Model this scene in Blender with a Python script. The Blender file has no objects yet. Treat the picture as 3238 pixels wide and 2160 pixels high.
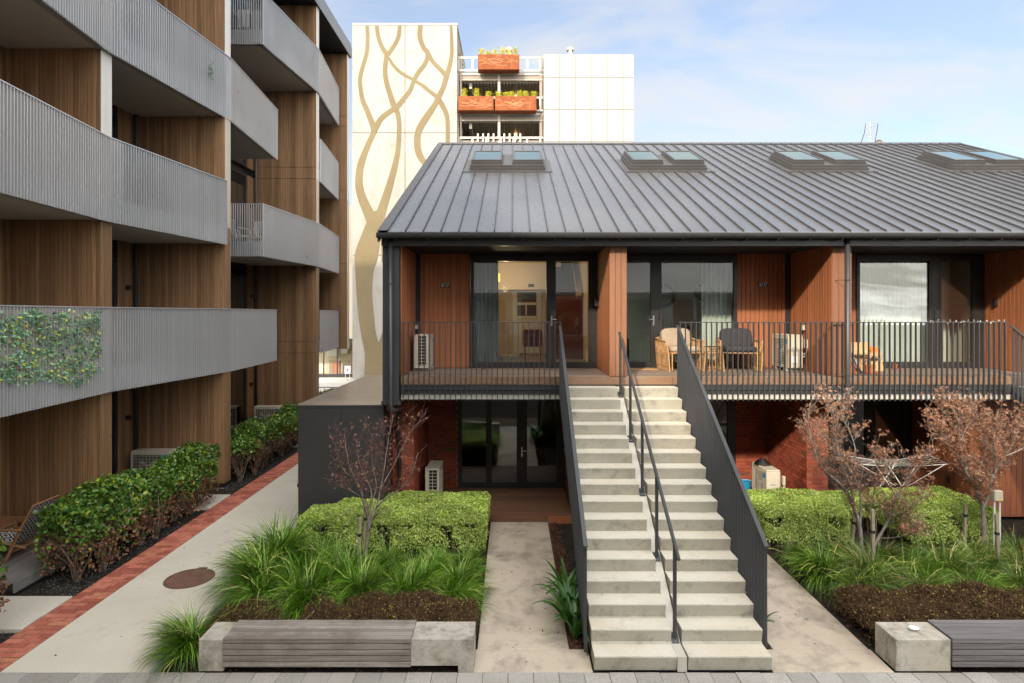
import bpy, math, random
import numpy as np
from mathutils import Vector, Matrix

random.seed(11)
RNG = np.random.default_rng(11)
SC = bpy.context.scene
COL = SC.collection
R = math.radians

# ------------------------------------------------------------------ camera, sky, sun, exposure
F, VX, VY, EYE = 1880.0, 1621.0, 991.0, 4.46
def W(px, py, d):
    """photo pixel + distance in front of the camera -> world point"""
    return Vector(((px - VX) * d / F, d, EYE - (py - VY) * d / F))
def WX(px, d): return (px - VX) * d / F
def WZ(py, d): return EYE - (py - VY) * d / F

cam_data = bpy.data.cameras.new('camera')
cam = bpy.data.objects.new('camera', cam_data)
COL.objects.link(cam)
cam.location = (0, 0, EYE)
cam.rotation_euler = (R(90), 0, 0)
cam_data.sensor_width = 36.0
cam_data.lens = 36.0 * F / 3238.0
cam_data.shift_x = -(VX - 1619.0) / 3238.0
cam_data.shift_y = -(1080.0 - VY) / 3238.0
cam_data.clip_start = 0.05
cam_data.clip_end = 3000
SC.camera = cam

SUN_EL, SUN_AZ = 30.0, 24.0
SUN_STRENGTH, SUN_ANGLE = 1.75, 2.0
SKY_STRENGTH, EXPOSURE = 0.097, 1.55

SC.view_settings.view_transform = 'Standard'
SC.view_settings.look = 'None'
SC.view_settings.exposure = EXPOSURE
SC.view_settings.gamma = 1.0
SC.view_settings.use_curve_mapping = False
SC.cycles.max_bounces = 8
SC.cycles.diffuse_bounces = 4
SC.cycles.glossy_bounces = 4
SC.cycles.transparent_max_bounces = 12
SC.cycles.transmission_bounces = 6
SC.cycles.caustics_reflective = False
SC.cycles.caustics_refractive = False
SC.cycles.use_denoising = True

def N(t, typ, ins=None, **attrs):
    n = t.nodes.new(typ)
    for k, v in attrs.items():
        setattr(n, k, v)
    for k, v in (ins or {}).items():
        s = n.inputs[k]
        if isinstance(v, bpy.types.NodeSocket):
            t.links.new(v, s)
        else:
            s.default_value = v
    return n
def c4(c): return (c[0], c[1], c[2], 1.0)
def math_n(t, op, a, b=0.0, c=0.0, clamp=False):
    return N(t, 'ShaderNodeMath', {0: a, 1: b, 2: c}, operation=op, use_clamp=clamp).outputs[0]
def mixc(t, f, a, b, mode='MIX'):
    n = N(t, 'ShaderNodeMix', data_type='RGBA', blend_type=mode)
    for idx, v in ((0, f), (6, a), (7, b)):
        s = n.inputs[idx]
        if isinstance(v, bpy.types.NodeSocket): t.links.new(v, s)
        else: s.default_value = v if idx == 0 else (c4(v) if len(v) == 3 else v)
    return n.outputs[2]
def ramp(t, f, a, b, lo=0.0, hi=1.0):
    n = N(t, 'ShaderNodeMapRange', {0: f, 1: a, 2: b, 3: lo, 4: hi}, clamp=True)
    return n.outputs[0]

world = bpy.data.worlds.new('World')
SC.world = world
world.use_nodes = True
wt = world.node_tree
wt.nodes.clear()
sky = N(wt, 'ShaderNodeTexSky', sky_type='NISHITA', sun_disc=False, sun_elevation=R(SUN_EL),
        sun_rotation=R(180 + SUN_AZ), air_density=1.0, dust_density=3.5, ozone_density=1.0, altitude=20)
tc = N(wt, 'ShaderNodeTexCoord')
sep = N(wt, 'ShaderNodeSeparateXYZ', {0: tc.outputs['Generated']})
den = math_n(wt, 'ADD', math_n(wt, 'MAXIMUM', sep.outputs[2], 0.0), 0.22)
cx = math_n(wt, 'DIVIDE', sep.outputs[0], den)
cy = math_n(wt, 'DIVIDE', sep.outputs[1], den)
cv = N(wt, 'ShaderNodeCombineXYZ', {0: cx, 1: cy, 2: 0.0}).outputs[0]
mp = N(wt, 'ShaderNodeMapping', {0: cv, 1: (-2.2, 1.3, 0), 2: (0, 0, R(28)), 3: (1.0, 1.9, 1)}).outputs[0]
n1 = N(wt, 'ShaderNodeTexNoise', {'Vector': mp, 'Scale': 1.5, 'Detail': 9, 'Roughness': 0.58, 'Distortion': 0.55})
n2 = N(wt, 'ShaderNodeTexNoise', {'Vector': cv, 'Scale': 0.55, 'Detail': 3, 'Roughness': 0.5})
cf = ramp(wt, math_n(wt, 'ADD', n1.outputs[0], math_n(wt, 'MULTIPLY', n2.outputs[0], 0.55)), 0.68, 1.02)
cf = math_n(wt, 'ADD', math_n(wt, 'MULTIPLY', cf, 0.82), 0.20)
# thin high cloud, brighter towards the sun as forward scattering makes it
sdot = N(wt, 'ShaderNodeVectorMath', {0: tc.outputs['Generated'], 1: (-math.sin(R(SUN_AZ))*math.cos(R(SUN_EL)), -math.cos(R(SUN_AZ))*math.cos(R(SUN_EL)), math.sin(R(SUN_EL)))}, operation='DOT_PRODUCT').outputs['Value']
fwd = N(wt, 'ShaderNodeMapRange', {0: sdot, 1: -0.45, 2: 1.0, 3: 1.0, 4: 8.0}, interpolation_type='SMOOTHSTEP').outputs[0]
CLOUD = N(wt, 'ShaderNodeVectorMath', {0: (3.25, 3.15, 3.0), 3: fwd}, operation='SCALE').outputs[0]
skycol = sky.outputs[0]
skc = mixc(wt, cf, skycol, CLOUD)
bg = N(wt, 'ShaderNodeBackground', {0: skc, 1: SKY_STRENGTH})
wo = N(wt, 'ShaderNodeOutputWorld', {0: bg.outputs[0]})

sun_data = bpy.data.lights.new('sun', 'SUN')
sun_data.energy = SUN_STRENGTH
sun_data.angle = R(SUN_ANGLE)
sun_data.color = (1.0, 0.87, 0.70)
sun = bpy.data.objects.new('sun', sun_data)
COL.objects.link(sun)
sd = Vector((math.sin(R(SUN_AZ)) * math.cos(R(SUN_EL)), math.cos(R(SUN_AZ)) * math.cos(R(SUN_EL)), -math.sin(R(SUN_EL))))
sun.rotation_euler = sd.to_track_quat('-Z', 'Y').to_euler()
sun.location = (-10, -20, 30)

# ------------------------------------------------------------------ object helpers
def tag(o, label=None, cat=None, group=None, kind=None):
    if label: o['label'] = label
    if cat: o['category'] = cat
    if group: o['group'] = group
    if kind: o['kind'] = kind
    return o
def thing(name, label, cat, loc=(0, 0, 0), rz=0.0, group=None, kind=None):
    o = bpy.data.objects.new(name, None)
    o.empty_display_size = 0.1
    COL.objects.link(o)
    o.location = loc
    o.rotation_euler = (0, 0, rz)
    if kind: o['kind'] = kind
    else: tag(o, label, cat, group)
    return o
def wloc(o):
    p = Vector((0, 0, 0))
    while o is not None:
        p = p + Vector(o.location)
        o = o.parent
    return p
def place(name, mesh, parent=None, loc=(0, 0, 0), rz=0.0, world_pos=False, rot=None):
    o = bpy.data.objects.new(name, mesh)
    COL.objects.link(o)
    if parent is not None:
        o.parent = parent
        if world_pos: loc = Vector(loc) - wloc(parent)
    o.location = loc
    o.rotation_euler = rot if rot else (0, 0, rz)
    return o
def copy_tree(o, loc=None, rz=None, parent=None):
    c = o.copy()
    COL.objects.link(c)
    c.parent = parent
    if loc is not None: c.location = loc
    if rz is not None: c.rotation_euler = (0, 0, rz)
    for ch in list(o.children):
        copy_tree(ch, parent=c)
    return c

class MB:
    def __init__(s): s.v = []; s.f = []
    def poly(s, pts):
        b = len(s.v); s.v += [tuple(p) for p in pts]; s.f.append(tuple(range(b, b + len(pts)))); return s
    def box(s, x0, x1, y0, y1, z0, z1):
        b = len(s.v)
        s.v += [(x0,y0,z0),(x1,y0,z0),(x1,y1,z0),(x0,y1,z0),(x0,y0,z1),(x1,y0,z1),(x1,y1,z1),(x0,y1,z1)]
        s.f += [tuple(b+i for i in q) for q in ((0,3,2,1),(4,5,6,7),(0,1,5,4),(1,2,6,5),(2,3,7,6),(3,0,4,7))]
        return s
    def bbox(s, x0, x1, y0, y1, z0, z1, c=0.006):
        """box with chamfered edges"""
        b = len(s.v)
        xs, ys, zs = (x0, x1), (y0, y1), (z0, z1)
        idx = {}
        for i in (0, 1):
            for j in (0, 1):
                for k in (0, 1):
                    sx, sy, sz = (1 if i == 0 else -1), (1 if j == 0 else -1), (1 if k == 0 else -1)
                    for a, p in (('x', (xs[i], ys[j]+sy*c, zs[k]+sz*c)), ('y', (xs[i]+sx*c, ys[j], zs[k]+sz*c)), ('z', (xs[i]+sx*c, ys[j]+sy*c, zs[k]))):
                        idx[(i, j, k, a)] = len(s.v); s.v.append(p)
        g = lambda i, j, k, a: idx[(i, j, k, a)]
        s.f += [(g(0,0,0,'x'),g(0,0,1,'x'),g(0,1,1,'x'),g(0,1,0,'x')), (g(1,0,0,'x'),g(1,1,0,'x'),g(1,1,1,'x'),g(1,0,1,'x')),
                (g(0,0,0,'y'),g(1,0,0,'y'),g(1,0,1,'y'),g(0,0,1,'y')), (g(0,1,0,'y'),g(0,1,1,'y'),g(1,1,1,'y'),g(1,1,0,'y')),
                (g(0,0,0,'z'),g(0,1,0,'z'),g(1,1,0,'z'),g(1,0,0,'z')), (g(0,0,1,'z'),g(1,0,1,'z'),g(1,1,1,'z'),g(0,1,1,'z'))]
        for i in (0, 1):
            for j in (0, 1):
                s.f.append((g(i,j,0,'x'),g(i,j,1,'x'),g(i,j,1,'y'),g(i,j,0,'y')))
            for k in (0, 1):
                s.f.append((g(i,0,k,'x'),g(i,1,k,'x'),g(i,1,k,'z'),g(i,0,k,'z')))
        for j in (0, 1):
            for k in (0, 1):
                s.f.append((g(0,j,k,'y'),g(1,j,k,'y'),g(1,j,k,'z'),g(0,j,k,'z')))
        for i in (0, 1):
            for j in (0, 1):
                for k in (0, 1):
                    s.f.append((g(i,j,k,'x'),g(i,j,k,'y'),g(i,j,k,'z')))
        return s
    def obox(s, p0, p1, n0, n1, z0, z1):
        """box along the plan segment p0-p1, offset n0..n1 along the right-hand normal"""
        d = Vector((p1[0]-p0[0], p1[1]-p0[1])).normalized(); n = Vector((d.y, -d.x))
        q = [(p[0]+n.x*o, p[1]+n.y*o) for p, o in ((p0,n0),(p1,n0),(p1,n1),(p0,n1))]
        return s.prism(q, z0, z1)
    def prism(s, poly, z0, z1):
        b = len(s.v); n = len(poly)
        s.v += [(p[0],p[1],z0) for p in poly] + [(p[0],p[1],z1) for p in poly]
        s.f.append(tuple(b+i for i in reversed(range(n)))); s.f.append(tuple(b+n+i for i in range(n)))
        for i in range(n):
            j = (i+1) % n; s.f.append((b+i, b+j, b+n+j, b+n+i))
        return s
    def prism_x(s, poly_yz, x0, x1):
        b = len(s.v); n = len(poly_yz)
        s.v += [(x0,p[0],p[1]) for p in poly_yz] + [(x1,p[0],p[1]) for p in poly_yz]
        s.f.append(tuple(b+i for i in range(n))); s.f.append(tuple(b+n+i for i in reversed(range(n))))
        for i in range(n):
            j = (i+1) % n; s.f.append((b+j, b+i, b+n+i, b+n+j))
        return s
    def prism_y(s, poly_xz, y0, y1):
        b = len(s.v); n = len(poly_xz)
        s.v += [(p[0],y0,p[1]) for p in poly_xz] + [(p[0],y1,p[1]) for p in poly_xz]
        s.f.append(tuple(b+i for i in reversed(range(n)))); s.f.append(tuple(b+n+i for i in range(n)))
        for i in range(n):
            j = (i+1) % n; s.f.append((b+i, b+j, b+n+j, b+n+i))
        return s
    def tube(s, pts, r, n=8, cap=True):
        pts = [Vector(p) for p in pts]
        rs = r if isinstance(r, (list, tuple)) else [r]*len(pts)
        b = len(s.v); up = Vector((0,0,1)); prev = None
        for i, p in enumerate(pts):
            if i == 0: d = pts[1]-pts[0]
            elif i == len(pts)-1: d = pts[-1]-pts[-2]
            else: d = (pts[i+1]-pts[i-1])
            if d.length < 1e-9: d = Vector((0,0,1))
            d.normalize()
            if prev is None:
                a = d.cross(up)
                if a.length < 1e-3: a = d.cross(Vector((1,0,0)))
            else:
                a = prev - d*prev.dot(d)
                if a.length < 1e-4: a = d.cross(Vector((1,0,0)))
            a.normalize(); prev = a; c = d.cross(a)
            for k in range(n):
                t = 2*math.pi*k/n
                s.v.append(tuple(p + (a*math.cos(t)+c*math.sin(t))*rs[i]))
        for i in range(len(pts)-1):
            for k in range(n):
                k2 = (k+1) % n
                s.f.append((b+i*n+k, b+i*n+k2, b+(i+1)*n+k2, b+(i+1)*n+k))
        if cap:
            s.f.append(tuple(b+k for k in reversed(range(n)))); e = b+(len(pts)-1)*n
            s.f.append(tuple(e+k for k in range(n)))
        return s
    def lathe(s, prof, n=20, c=(0,0,0)):
        b = len(s.v)
        for r_, z in prof:
            for k in range(n):
                t = 2*math.pi*k/n; s.v.append((c[0]+r_*math.cos(t), c[1]+r_*math.sin(t), c[2]+z))
        for i in range(len(prof)-1):
            for k in range(n):
                k2 = (k+1) % n; s.f.append((b+i*n+k, b+i*n+k2, b+(i+1)*n+k2, b+(i+1)*n+k))
        return s
    def mesh(s, name, mat, smooth=False, off=None):
        m = bpy.data.meshes.new(name)
        v = s.v if off is None else [(p[0]-off[0], p[1]-off[1], p[2]-off[2]) for p in s.v]
        m.from_pydata(v, [], s.f)
        for x in (mat if isinstance(mat, (list, tuple)) else [mat]): m.materials.append(x)
        if smooth:
            m.polygons.foreach_set('use_smooth', [True]*len(m.polygons))
        return m
    def build(s, name, mat, parent=None, smooth=False, local=False):
        off = None if (parent is None or local) else wloc(parent)
        return place(name, s.mesh(name, mat, smooth, off), parent)

def np_mesh(name, verts, faces, mat, smooth=False):
    verts = np.asarray(verts, np.float32).reshape(-1, 3); faces = np.asarray(faces, np.int32)
    k = faces.shape[1]
    m = bpy.data.meshes.new(name)
    m.vertices.add(len(verts)); m.vertices.foreach_set('co', verts.ravel())
    m.loops.add(faces.size); m.loops.foreach_set('vertex_index', faces.ravel())
    m.polygons.add(len(faces))
    m.polygons.foreach_set('loop_start', np.arange(0, faces.size, k, dtype=np.int32))
    m.polygons.foreach_set('loop_total', np.full(len(faces), k, np.int32))
    for x in (mat if isinstance(mat, (list, tuple)) else [mat]): m.materials.append(x)
    if smooth: m.polygons.foreach_set('use_smooth', np.ones(len(faces), bool))
    m.update(calc_edges=True); m.validate()
    return m

# ------------------------------------------------------------------ materials
def new_mat(name):
    m = bpy.data.materials.new(name); m.use_nodes = True
    t = m.node_tree; t.nodes.clear()
    o = N(t, 'ShaderNodeOutputMaterial')
    return m, t, o
def principled(t, o, col, rough=0.6, metal=0.0, spec=0.5, normal=None, **kw):
    ins = {'Base Color': c4(col) if isinstance(col, tuple) and len(col) == 3 else col, 'Roughness': rough, 'Metallic': metal, 'Specular IOR Level': spec}
    ins.update(kw)
    if normal is not None: ins['Normal'] = normal
    p = N(t, 'ShaderNodeBsdfPrincipled', ins)
    t.links.new(p.outputs[0], o.inputs[0])
    return p
def pos(t, scale=(1, 1, 1)):
    g = N(t, 'ShaderNodeNewGeometry')
    return N(t, 'ShaderNodeMapping', {0: g.outputs['Position'], 3: scale}).outputs[0]
def noise(t, vec, scale, detail=4, rough=0.55, dist=0.0):
    return N(t, 'ShaderNodeTexNoise', {'Vector': vec, 'Scale': scale, 'Detail': detail, 'Roughness': rough, 'Distortion': dist}).outputs[0]
def bump(t, h, strength=0.3, dist=0.01):
    return N(t, 'ShaderNodeBump', {'Height': h, 'Strength': strength, 'Distance': dist}).outputs[0]
def objrand(t): return N(t, 'ShaderNodeObjectInfo').outputs['Random']
def island(t): return N(t, 'ShaderNodeNewGeometry').outputs['Random Per Island']
def value(t, col, v):
    return N(t, 'ShaderNodeHueSaturation', {'Value': v, 'Color': col}).outputs[0]

def varied(name, c1, c2, scale=3.0, rough=0.7, spec=0.4, metal=0.0, st=(1, 1, 1), jit=0.0, isl=0.0, bs=0.0, bscale=40.0, fine=0.25, fscale=60.0, rvar=0.1, trans=None):
    m, t, o = new_mat(name)
    p = pos(t, st)
    n_ = noise(t, p, scale, 5)
    col = mixc(t, ramp(t, n_, 0.3, 0.7), c1, c2)
    if fine:
        f = noise(t, p, fscale, 3)
        col = value(t, col, ramp(t, f, 0.2, 0.8, 1-fine, 1+fine))
    if jit: col = value(t, col, ramp(t, objrand(t), 0, 1, 1-jit, 1+jit))
    if isl: col = value(t, col, ramp(t, island(t), 0, 1, 1-isl, 1+isl))
    nm = bump(t, noise(t, p, bscale, 4), bs, 0.01) if bs else None
    rg = ramp(t, n_, 0.2, 0.8, rough-rvar, rough+rvar)
    principled(t, o, col, rg, metal, spec, nm)
    return m

M = {}
M['charcoal'] = varied('charcoal_metal', (0.035,0.037,0.040), (0.045,0.047,0.050), 2, 0.42, 0.5, fine=0.05, rvar=0.06)
M['frame'] = varied('dark_frame', (0.020,0.019,0.020), (0.030,0.028,0.028), 2, 0.4, 0.5, fine=0.05)
M['soffit_dark'] = varied('dark_soffit', (0.016,0.017,0.019), (0.022,0.023,0.025), 1, 0.7, 0.25, fine=0.05)
M['steel'] = varied('brushed_steel', (0.55,0.55,0.56), (0.62,0.62,0.62), 4, 0.3, 0.5, 0.9, fine=0.05)
M['white_paint'] = varied('white_paint', (0.74,0.74,0.72), (0.80,0.80,0.78), 2, 0.5, 0.4, fine=0.04)
M['hp_beige'] = varied('beige_enamel', (0.50,0.45,0.35), (0.55,0.50,0.40), 2, 0.45, 0.4, fine=0.05)
M['black'] = varied('black_plastic', (0.012,0.012,0.013), (0.02,0.02,0.021), 3, 0.5, 0.4, fine=0.05)
M['slat'] = varied('grey_slat_paint', (0.56,0.562,0.568), (0.62,0.622,0.628), 0.6, 0.34, 0.5, 0.4, fine=0.04, jit=0.04)
M['slat_panel'] = varied('pale_upstand', (0.42,0.43,0.44), (0.48,0.49,0.50), 0.8, 0.5, 0.4, fine=0.05)
M['fascia_metal'] = varied('grey_fascia', (0.20,0.21,0.22), (0.24,0.25,0.26), 0.8, 0.4, 0.5, fine=0.04)
M['soil'] = varied('dark_soil', (0.018,0.015,0.012), (0.045,0.038,0.030), 6, 0.95, 0.1, bs=0.9, bscale=35, fine=0.6, fscale=70)
M['mulch'] = varied('bark_mulch', (0.05,0.028,0.018), (0.13,0.07,0.045), 16, 0.95, 0.1, bs=1.0, bscale=45, fine=0.6, fscale=60)
M['chip'] = varied('bark_chip', (0.06,0.032,0.02), (0.15,0.08,0.05), 9, 0.95, 0.1, fine=0.3, isl=0.5)
M['gravel'] = varied('gravel', (0.05,0.05,0.05), (0.15,0.145,0.14), 12, 0.9, 0.2, fine=0.3, isl=0.6)
M['curtain'] = varied('curtain_fabric', (0.33,0.36,0.38), (0.42,0.45,0.47), 3, 0.95, 0.1, fine=0.08, st=(1,1,0.1))
M['blind'] = varied('pale_blind', (0.70,0.70,0.62), (0.76,0.76,0.68), 1, 0.9, 0.1, fine=0.04)
M['sheer'] = varied('white_sheer', (0.66,0.68,0.64), (0.74,0.76,0.72), 2, 0.9, 0.1, fine=0.05)
M['wall_tan'] = varied('tan_plaster', (0.60,0.51,0.39), (0.66,0.57,0.44), 0.7, 0.9, 0.2, fine=0.03)
M['wall_sage'] = varied('sage_plaster', (0.70,0.72,0.64), (0.76,0.78,0.70), 0.7, 0.9, 0.2, fine=0.03)
M['carpet'] = varied('carpet', (0.20,0.14,0.08), (0.28,0.20,0.12), 8, 0.95, 0.1, fine=0.3)
M['maroon'] = varied('maroon_panel', (0.22,0.07,0.07), (0.25,0.085,0.08), 1, 0.7, 0.3, fine=0.05)
M['corten'] = None
M['bark'] = varied('maple_bark', (0.15,0.125,0.105), (0.30,0.265,0.235), 22, 0.85, 0.2, st=(1,1,0.35), bs=0.5, bscale=70, fine=0.3, fscale=110)
M['twig'] = varied('maple_twig', (0.11,0.05,0.05), (0.17,0.085,0.075), 10, 0.7, 0.3, fine=0.2)
M['hedge_twig'] = varied('hedge_twig', (0.10,0.075,0.055), (0.24,0.19,0.145), 14, 0.9, 0.15, fine=0.3, isl=0.35)
M['stake'] = varied('weathered_stake', (0.24,0.205,0.13), (0.34,0.30,0.20), 9, 0.9, 0.2, st=(1,1,0.12), bs=0.4, bscale=60, fine=0.3)
M['rattan'] = varied('rattan_cane', (0.36,0.20,0.085), (0.52,0.31,0.14), 14, 0.55, 0.4, fine=0.3, fscale=90, isl=0.15)
M['cushion_beige'] = varied('beige_cushion', (0.33,0.26,0.19), (0.40,0.32,0.235), 10, 0.98, 0.1, bs=0.5, bscale=120, fine=0.2, fscale=150)
M['cushion_grey'] = varied('charcoal_cushion', (0.035,0.037,0.042), (0.05,0.052,0.058), 8, 0.95, 0.15, bs=0.3, bscale=150, fine=0.15, fscale=200)
M['cardboard'] = varied('cardboard', (0.46,0.29,0.14), (0.52,0.34,0.18), 5, 0.9, 0.15, fine=0.08)
M['orange'] = varied('orange_bag', (0.85,0.16,0.01), (0.9,0.2,0.02), 4, 0.6, 0.3, fine=0.05)
M['terracotta'] = varied('terracotta', (0.42,0.13,0.05), (0.5,0.17,0.07), 8, 0.8, 0.2, fine=0.1)
M['blue_plastic'] = varied('blue_plastic', (0.01,0.22,0.45), (0.015,0.26,0.5), 3, 0.4, 0.5, fine=0.03)
M['teak'] = varied('teak', (0.26,0.13,0.06), (0.38,0.20,0.09), 9, 0.6, 0.3, st=(1,1,0.3), fine=0.25)
M['yellow'] = varied('yellow_label', (0.8,0.5,0.02), (0.85,0.55,0.03), 3, 0.6, 0.3, fine=0.03)
M['asphalt'] = varied('street_surface', (0.40,0.38,0.35), (0.50,0.48,0.44), 0.5, 0.9, 0.2, fine=0.15)
M['white_tile'] = varied('white_panel', (0.31,0.30,0.275), (0.322,0.312,0.287), 0.3, 0.5, 0.4, fine=0.02, jit=0.015)
M['cream_steel'] = varied('cream_steel', (0.44,0.41,0.35), (0.50,0.47,0.40), 1.2, 0.6, 0.4, fine=0.06)
M['brown_steel'] = varied('brown_steel', (0.21,0.18,0.15), (0.26,0.22,0.18), 1.2, 0.6, 0.4, fine=0.06)
M['corrugated'] = varied('corrugated_deck', (0.34,0.31,0.25), (0.40,0.37,0.30), 1.2, 0.5, 0.4, fine=0.08)
M['opp_wall'] = varied('opposite_wall', (0.62,0.62,0.58), (0.68,0.68,0.63), 0.6, 0.8, 0.2, fine=0.06)
M['cover_iron'] = varied('rusty_iron', (0.10,0.05,0.035), (0.16,0.085,0.06), 6, 0.7, 0.3, fine=0.2, bs=0.3)
M['cover_tread'] = varied('worn_iron', (0.19,0.105,0.075), (0.26,0.15,0.11), 6, 0.6, 0.4, fine=0.2)
M['plinth'] = varied('plinth_concrete', (0.28,0.27,0.25), (0.38,0.37,0.34), 3, 0.9, 0.2, fine=0.15, bs=0.3)

def m_concrete(name, c1, c2, dark, stain=0.5, speck=0.5, bs=0.25, scale=1.2, warm=None, blot=0.66, streak=0.0):
    m, t, o = new_mat(name)
    p = pos(t)
    n_ = noise(t, p, scale, 6, 0.6)
    col = mixc(t, ramp(t, n_, 0.3, 0.72), c1, c2)
    if warm:
        w_ = noise(t, p, scale*0.45, 4, 0.6)
        col = mixc(t, ramp(t, w_, 0.48, 0.75, 0, 0.7), col, warm)
    s_ = noise(t, p, scale*2.3, 8, 0.74, 0.25)
    col = mixc(t, ramp(t, s_, blot-0.1, blot+0.12, 0, stain), col, dark)
    if streak:
        r_ = noise(t, pos(t, (1.6, 1.6, 0.07)), 1.0, 6, 0.7)
        col = mixc(t, ramp(t, r_, 0.48, 0.72, 0, streak), col, dark)
    k_ = noise(t, p, 95, 2, 0.6)
    k2 = noise(t, p, 7, 3, 0.6)
    kf = math_n(t, 'MULTIPLY', ramp(t, k_, 0.60, 0.72), ramp(t, k2, 0.42, 0.68, 0, speck))
    col = mixc(t, kf, col, dark)
    col = value(t, col, ramp(t, noise(t, p, 55, 3), 0.2, 0.8, 0.9, 1.1))
    principled(t, o, col, ramp(t, s_, 0.3, 0.8, 0.92, 0.7), 0, 0.3, bump(t, noise(t, p, 60, 5), bs, 0.006))
    return m
M['slab'] = m_concrete('path_concrete', (0.53,0.485,0.40), (0.60,0.555,0.465), (0.25,0.225,0.19), 0.55, 0.45, 0.25, 0.8, (0.46,0.42,0.35))
M['slab2'] = m_concrete('walk_concrete', (0.43,0.365,0.28), (0.50,0.43,0.34), (0.13,0.112,0.10), 0.78, 0.8, 0.25, 0.62, (0.32,0.255,0.19), 0.575)
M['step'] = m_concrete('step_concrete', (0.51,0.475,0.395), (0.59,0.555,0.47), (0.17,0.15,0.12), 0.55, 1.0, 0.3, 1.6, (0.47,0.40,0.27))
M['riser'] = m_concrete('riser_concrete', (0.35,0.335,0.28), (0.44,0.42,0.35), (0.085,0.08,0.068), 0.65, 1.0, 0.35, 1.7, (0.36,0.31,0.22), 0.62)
M['nib'] = m_concrete('nib_concrete', (0.44,0.415,0.36), (0.50,0.475,0.415), (0.3,0.27,0.23), 0.25, 0.3, 0.15, 1.6)
M['bench_conc'] = m_concrete('bench_concrete', (0.38,0.352,0.305), (0.46,0.43,0.375), (0.13,0.11,0.075), 0.9, 0.9, 0.35, 1.6, (0.36,0.31,0.20), 0.57)
M['slab_edge'] = m_concrete('slab_edge_concrete', (0.44,0.43,0.39), (0.52,0.50,0.45), (0.2,0.19,0.16), 0.4, 0.5, 0.3, 2)
M['tower_conc'] = m_concrete('tower_concrete', (0.31,0.295,0.268), (0.35,0.335,0.305), (0.215,0.195,0.16), 0.75, 0.25, 0.15, 0.26, (0.285,0.255,0.21), 0.60, 0.45)
M['aggregate'] = m_concrete('exposed_aggregate', (0.155,0.122,0.066), (0.195,0.158,0.09), (0.085,0.07,0.045), 0.4, 1.0, 0.6, 0.5)
M['balc_conc'] = m_concrete('soffit_concrete', (0.40,0.37,0.33), (0.46,0.43,0.385), (0.30,0.27,0.23), 0.35, 0.2, 0.1, 0.5)

def m_paver():
    m, t, o = new_mat('granite_paver')
    p = pos(t)
    col = mixc(t, ramp(t, noise(t, p, 140, 3, 0.7), 0.4, 0.62), (0.20,0.19,0.172), (0.44,0.42,0.385))
    col = value(t, col, ramp(t, objrand(t), 0, 1, 0.85, 1.15))
    col = mixc(t, ramp(t, noise(t, p, 2.2, 5, 0.6), 0.5, 0.75, 0, 0.5), col, (0.24,0.21,0.15))
    principled(t, o, col, 0.85, 0, 0.3, bump(t, noise(t, p, 120, 3), 0.3, 0.004))
    return m
M['paver'] = m_paver()

def m_brick(name, c1, c2, c3, dirt):
    m, t, o = new_mat(name)
    p = pos(t)
    r_ = objrand(t)
    ri = math_n(t, 'FRACT', math_n(t, 'ADD', r_, island(t)))
    col = mixc(t, ramp(t, ri, 0.1, 0.85), c1, c2)
    col = mixc(t, ramp(t, ri, 0.94, 0.96, 0, 0.7), col, c3)
    col = mixc(t, ramp(t, noise(t, p, 9, 5, 0.65), 0.5, 0.75, 0, 0.65), col, dirt)
    col = value(t, col, ramp(t, noise(t, p, 70, 3), 0.2, 0.8, 0.75, 1.25))
    principled(t, o, col, 0.88, 0, 0.25, bump(t, noise(t, p, 90, 4), 0.5, 0.006))
    return m
M['brick'] = m_brick('wall_brick', (0.22,0.047,0.026), (0.33,0.080,0.042), (0.10,0.055,0.038), (0.14,0.036,0.022))
M['path_brick'] = m_brick('path_brick', (0.31,0.088,0.06), (0.50,0.175,0.115), (0.46,0.20,0.10), (0.19,0.06,0.045))
M['mortar'] = varied('mortar', (0.22,0.17,0.14), (0.29,0.23,0.19), 9, 0.95, 0.1, fine=0.25, bs=0.4)
M['joint_sand'] = varied('joint_sand', (0.07,0.055,0.035), (0.11,0.09,0.05), 9, 0.95, 0.1, fine=0.4)

def m_wood(name, c1, c2, c3, ax=(30, 30, 1.2), rough=0.6, jit=0.2, spec=0.3, wear=None, bs=0.25):
    """grain runs along the axis with the small factor"""
    m, t, o = new_mat(name)
    p = pos(t, ax)
    off = N(t, 'ShaderNodeVectorMath', {0: p, 1: N(t, 'ShaderNodeCombineXYZ', {0: math_n(t, 'MULTIPLY', objrand(t), 37.0), 1: math_n(t, 'MULTIPLY', objrand(t), 91.0), 2: 0.0}).outputs[0]}, operation='ADD').outputs[0]
    g = noise(t, off, 1.0, 6, 0.62, 0.8)
    col = mixc(t, ramp(t, g, 0.32, 0.68), c1, c2)
    g2 = noise(t, off, 3.1, 3, 0.6, 0.4)
    col = mixc(t, ramp(t, g2, 0.56, 0.72, 0, 0.75), col, c3)
    if jit: col = value(t, col, ramp(t, objrand(t), 0, 1, 1-jit, 1+jit))
    if wear:
        w_ = noise(t, pos(t), 2.2, 5, 0.65)
        col = mixc(t, ramp(t, w_, 0.45, 0.68, 0, 0.85), col, wear)
    principled(t, o, col, rough, 0, spec, bump(t, g, bs, 0.004))
    return m
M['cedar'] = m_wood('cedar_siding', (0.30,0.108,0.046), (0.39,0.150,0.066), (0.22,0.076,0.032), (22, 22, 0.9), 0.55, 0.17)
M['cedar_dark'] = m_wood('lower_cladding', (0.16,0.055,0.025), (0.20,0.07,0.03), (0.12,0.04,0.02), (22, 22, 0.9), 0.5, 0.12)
M['cedar_front'] = m_wood('cedar_front', (0.215,0.098,0.052), (0.26,0.125,0.068), (0.17,0.075,0.04), (22, 22, 0.9), 0.6, 0.08)
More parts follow.
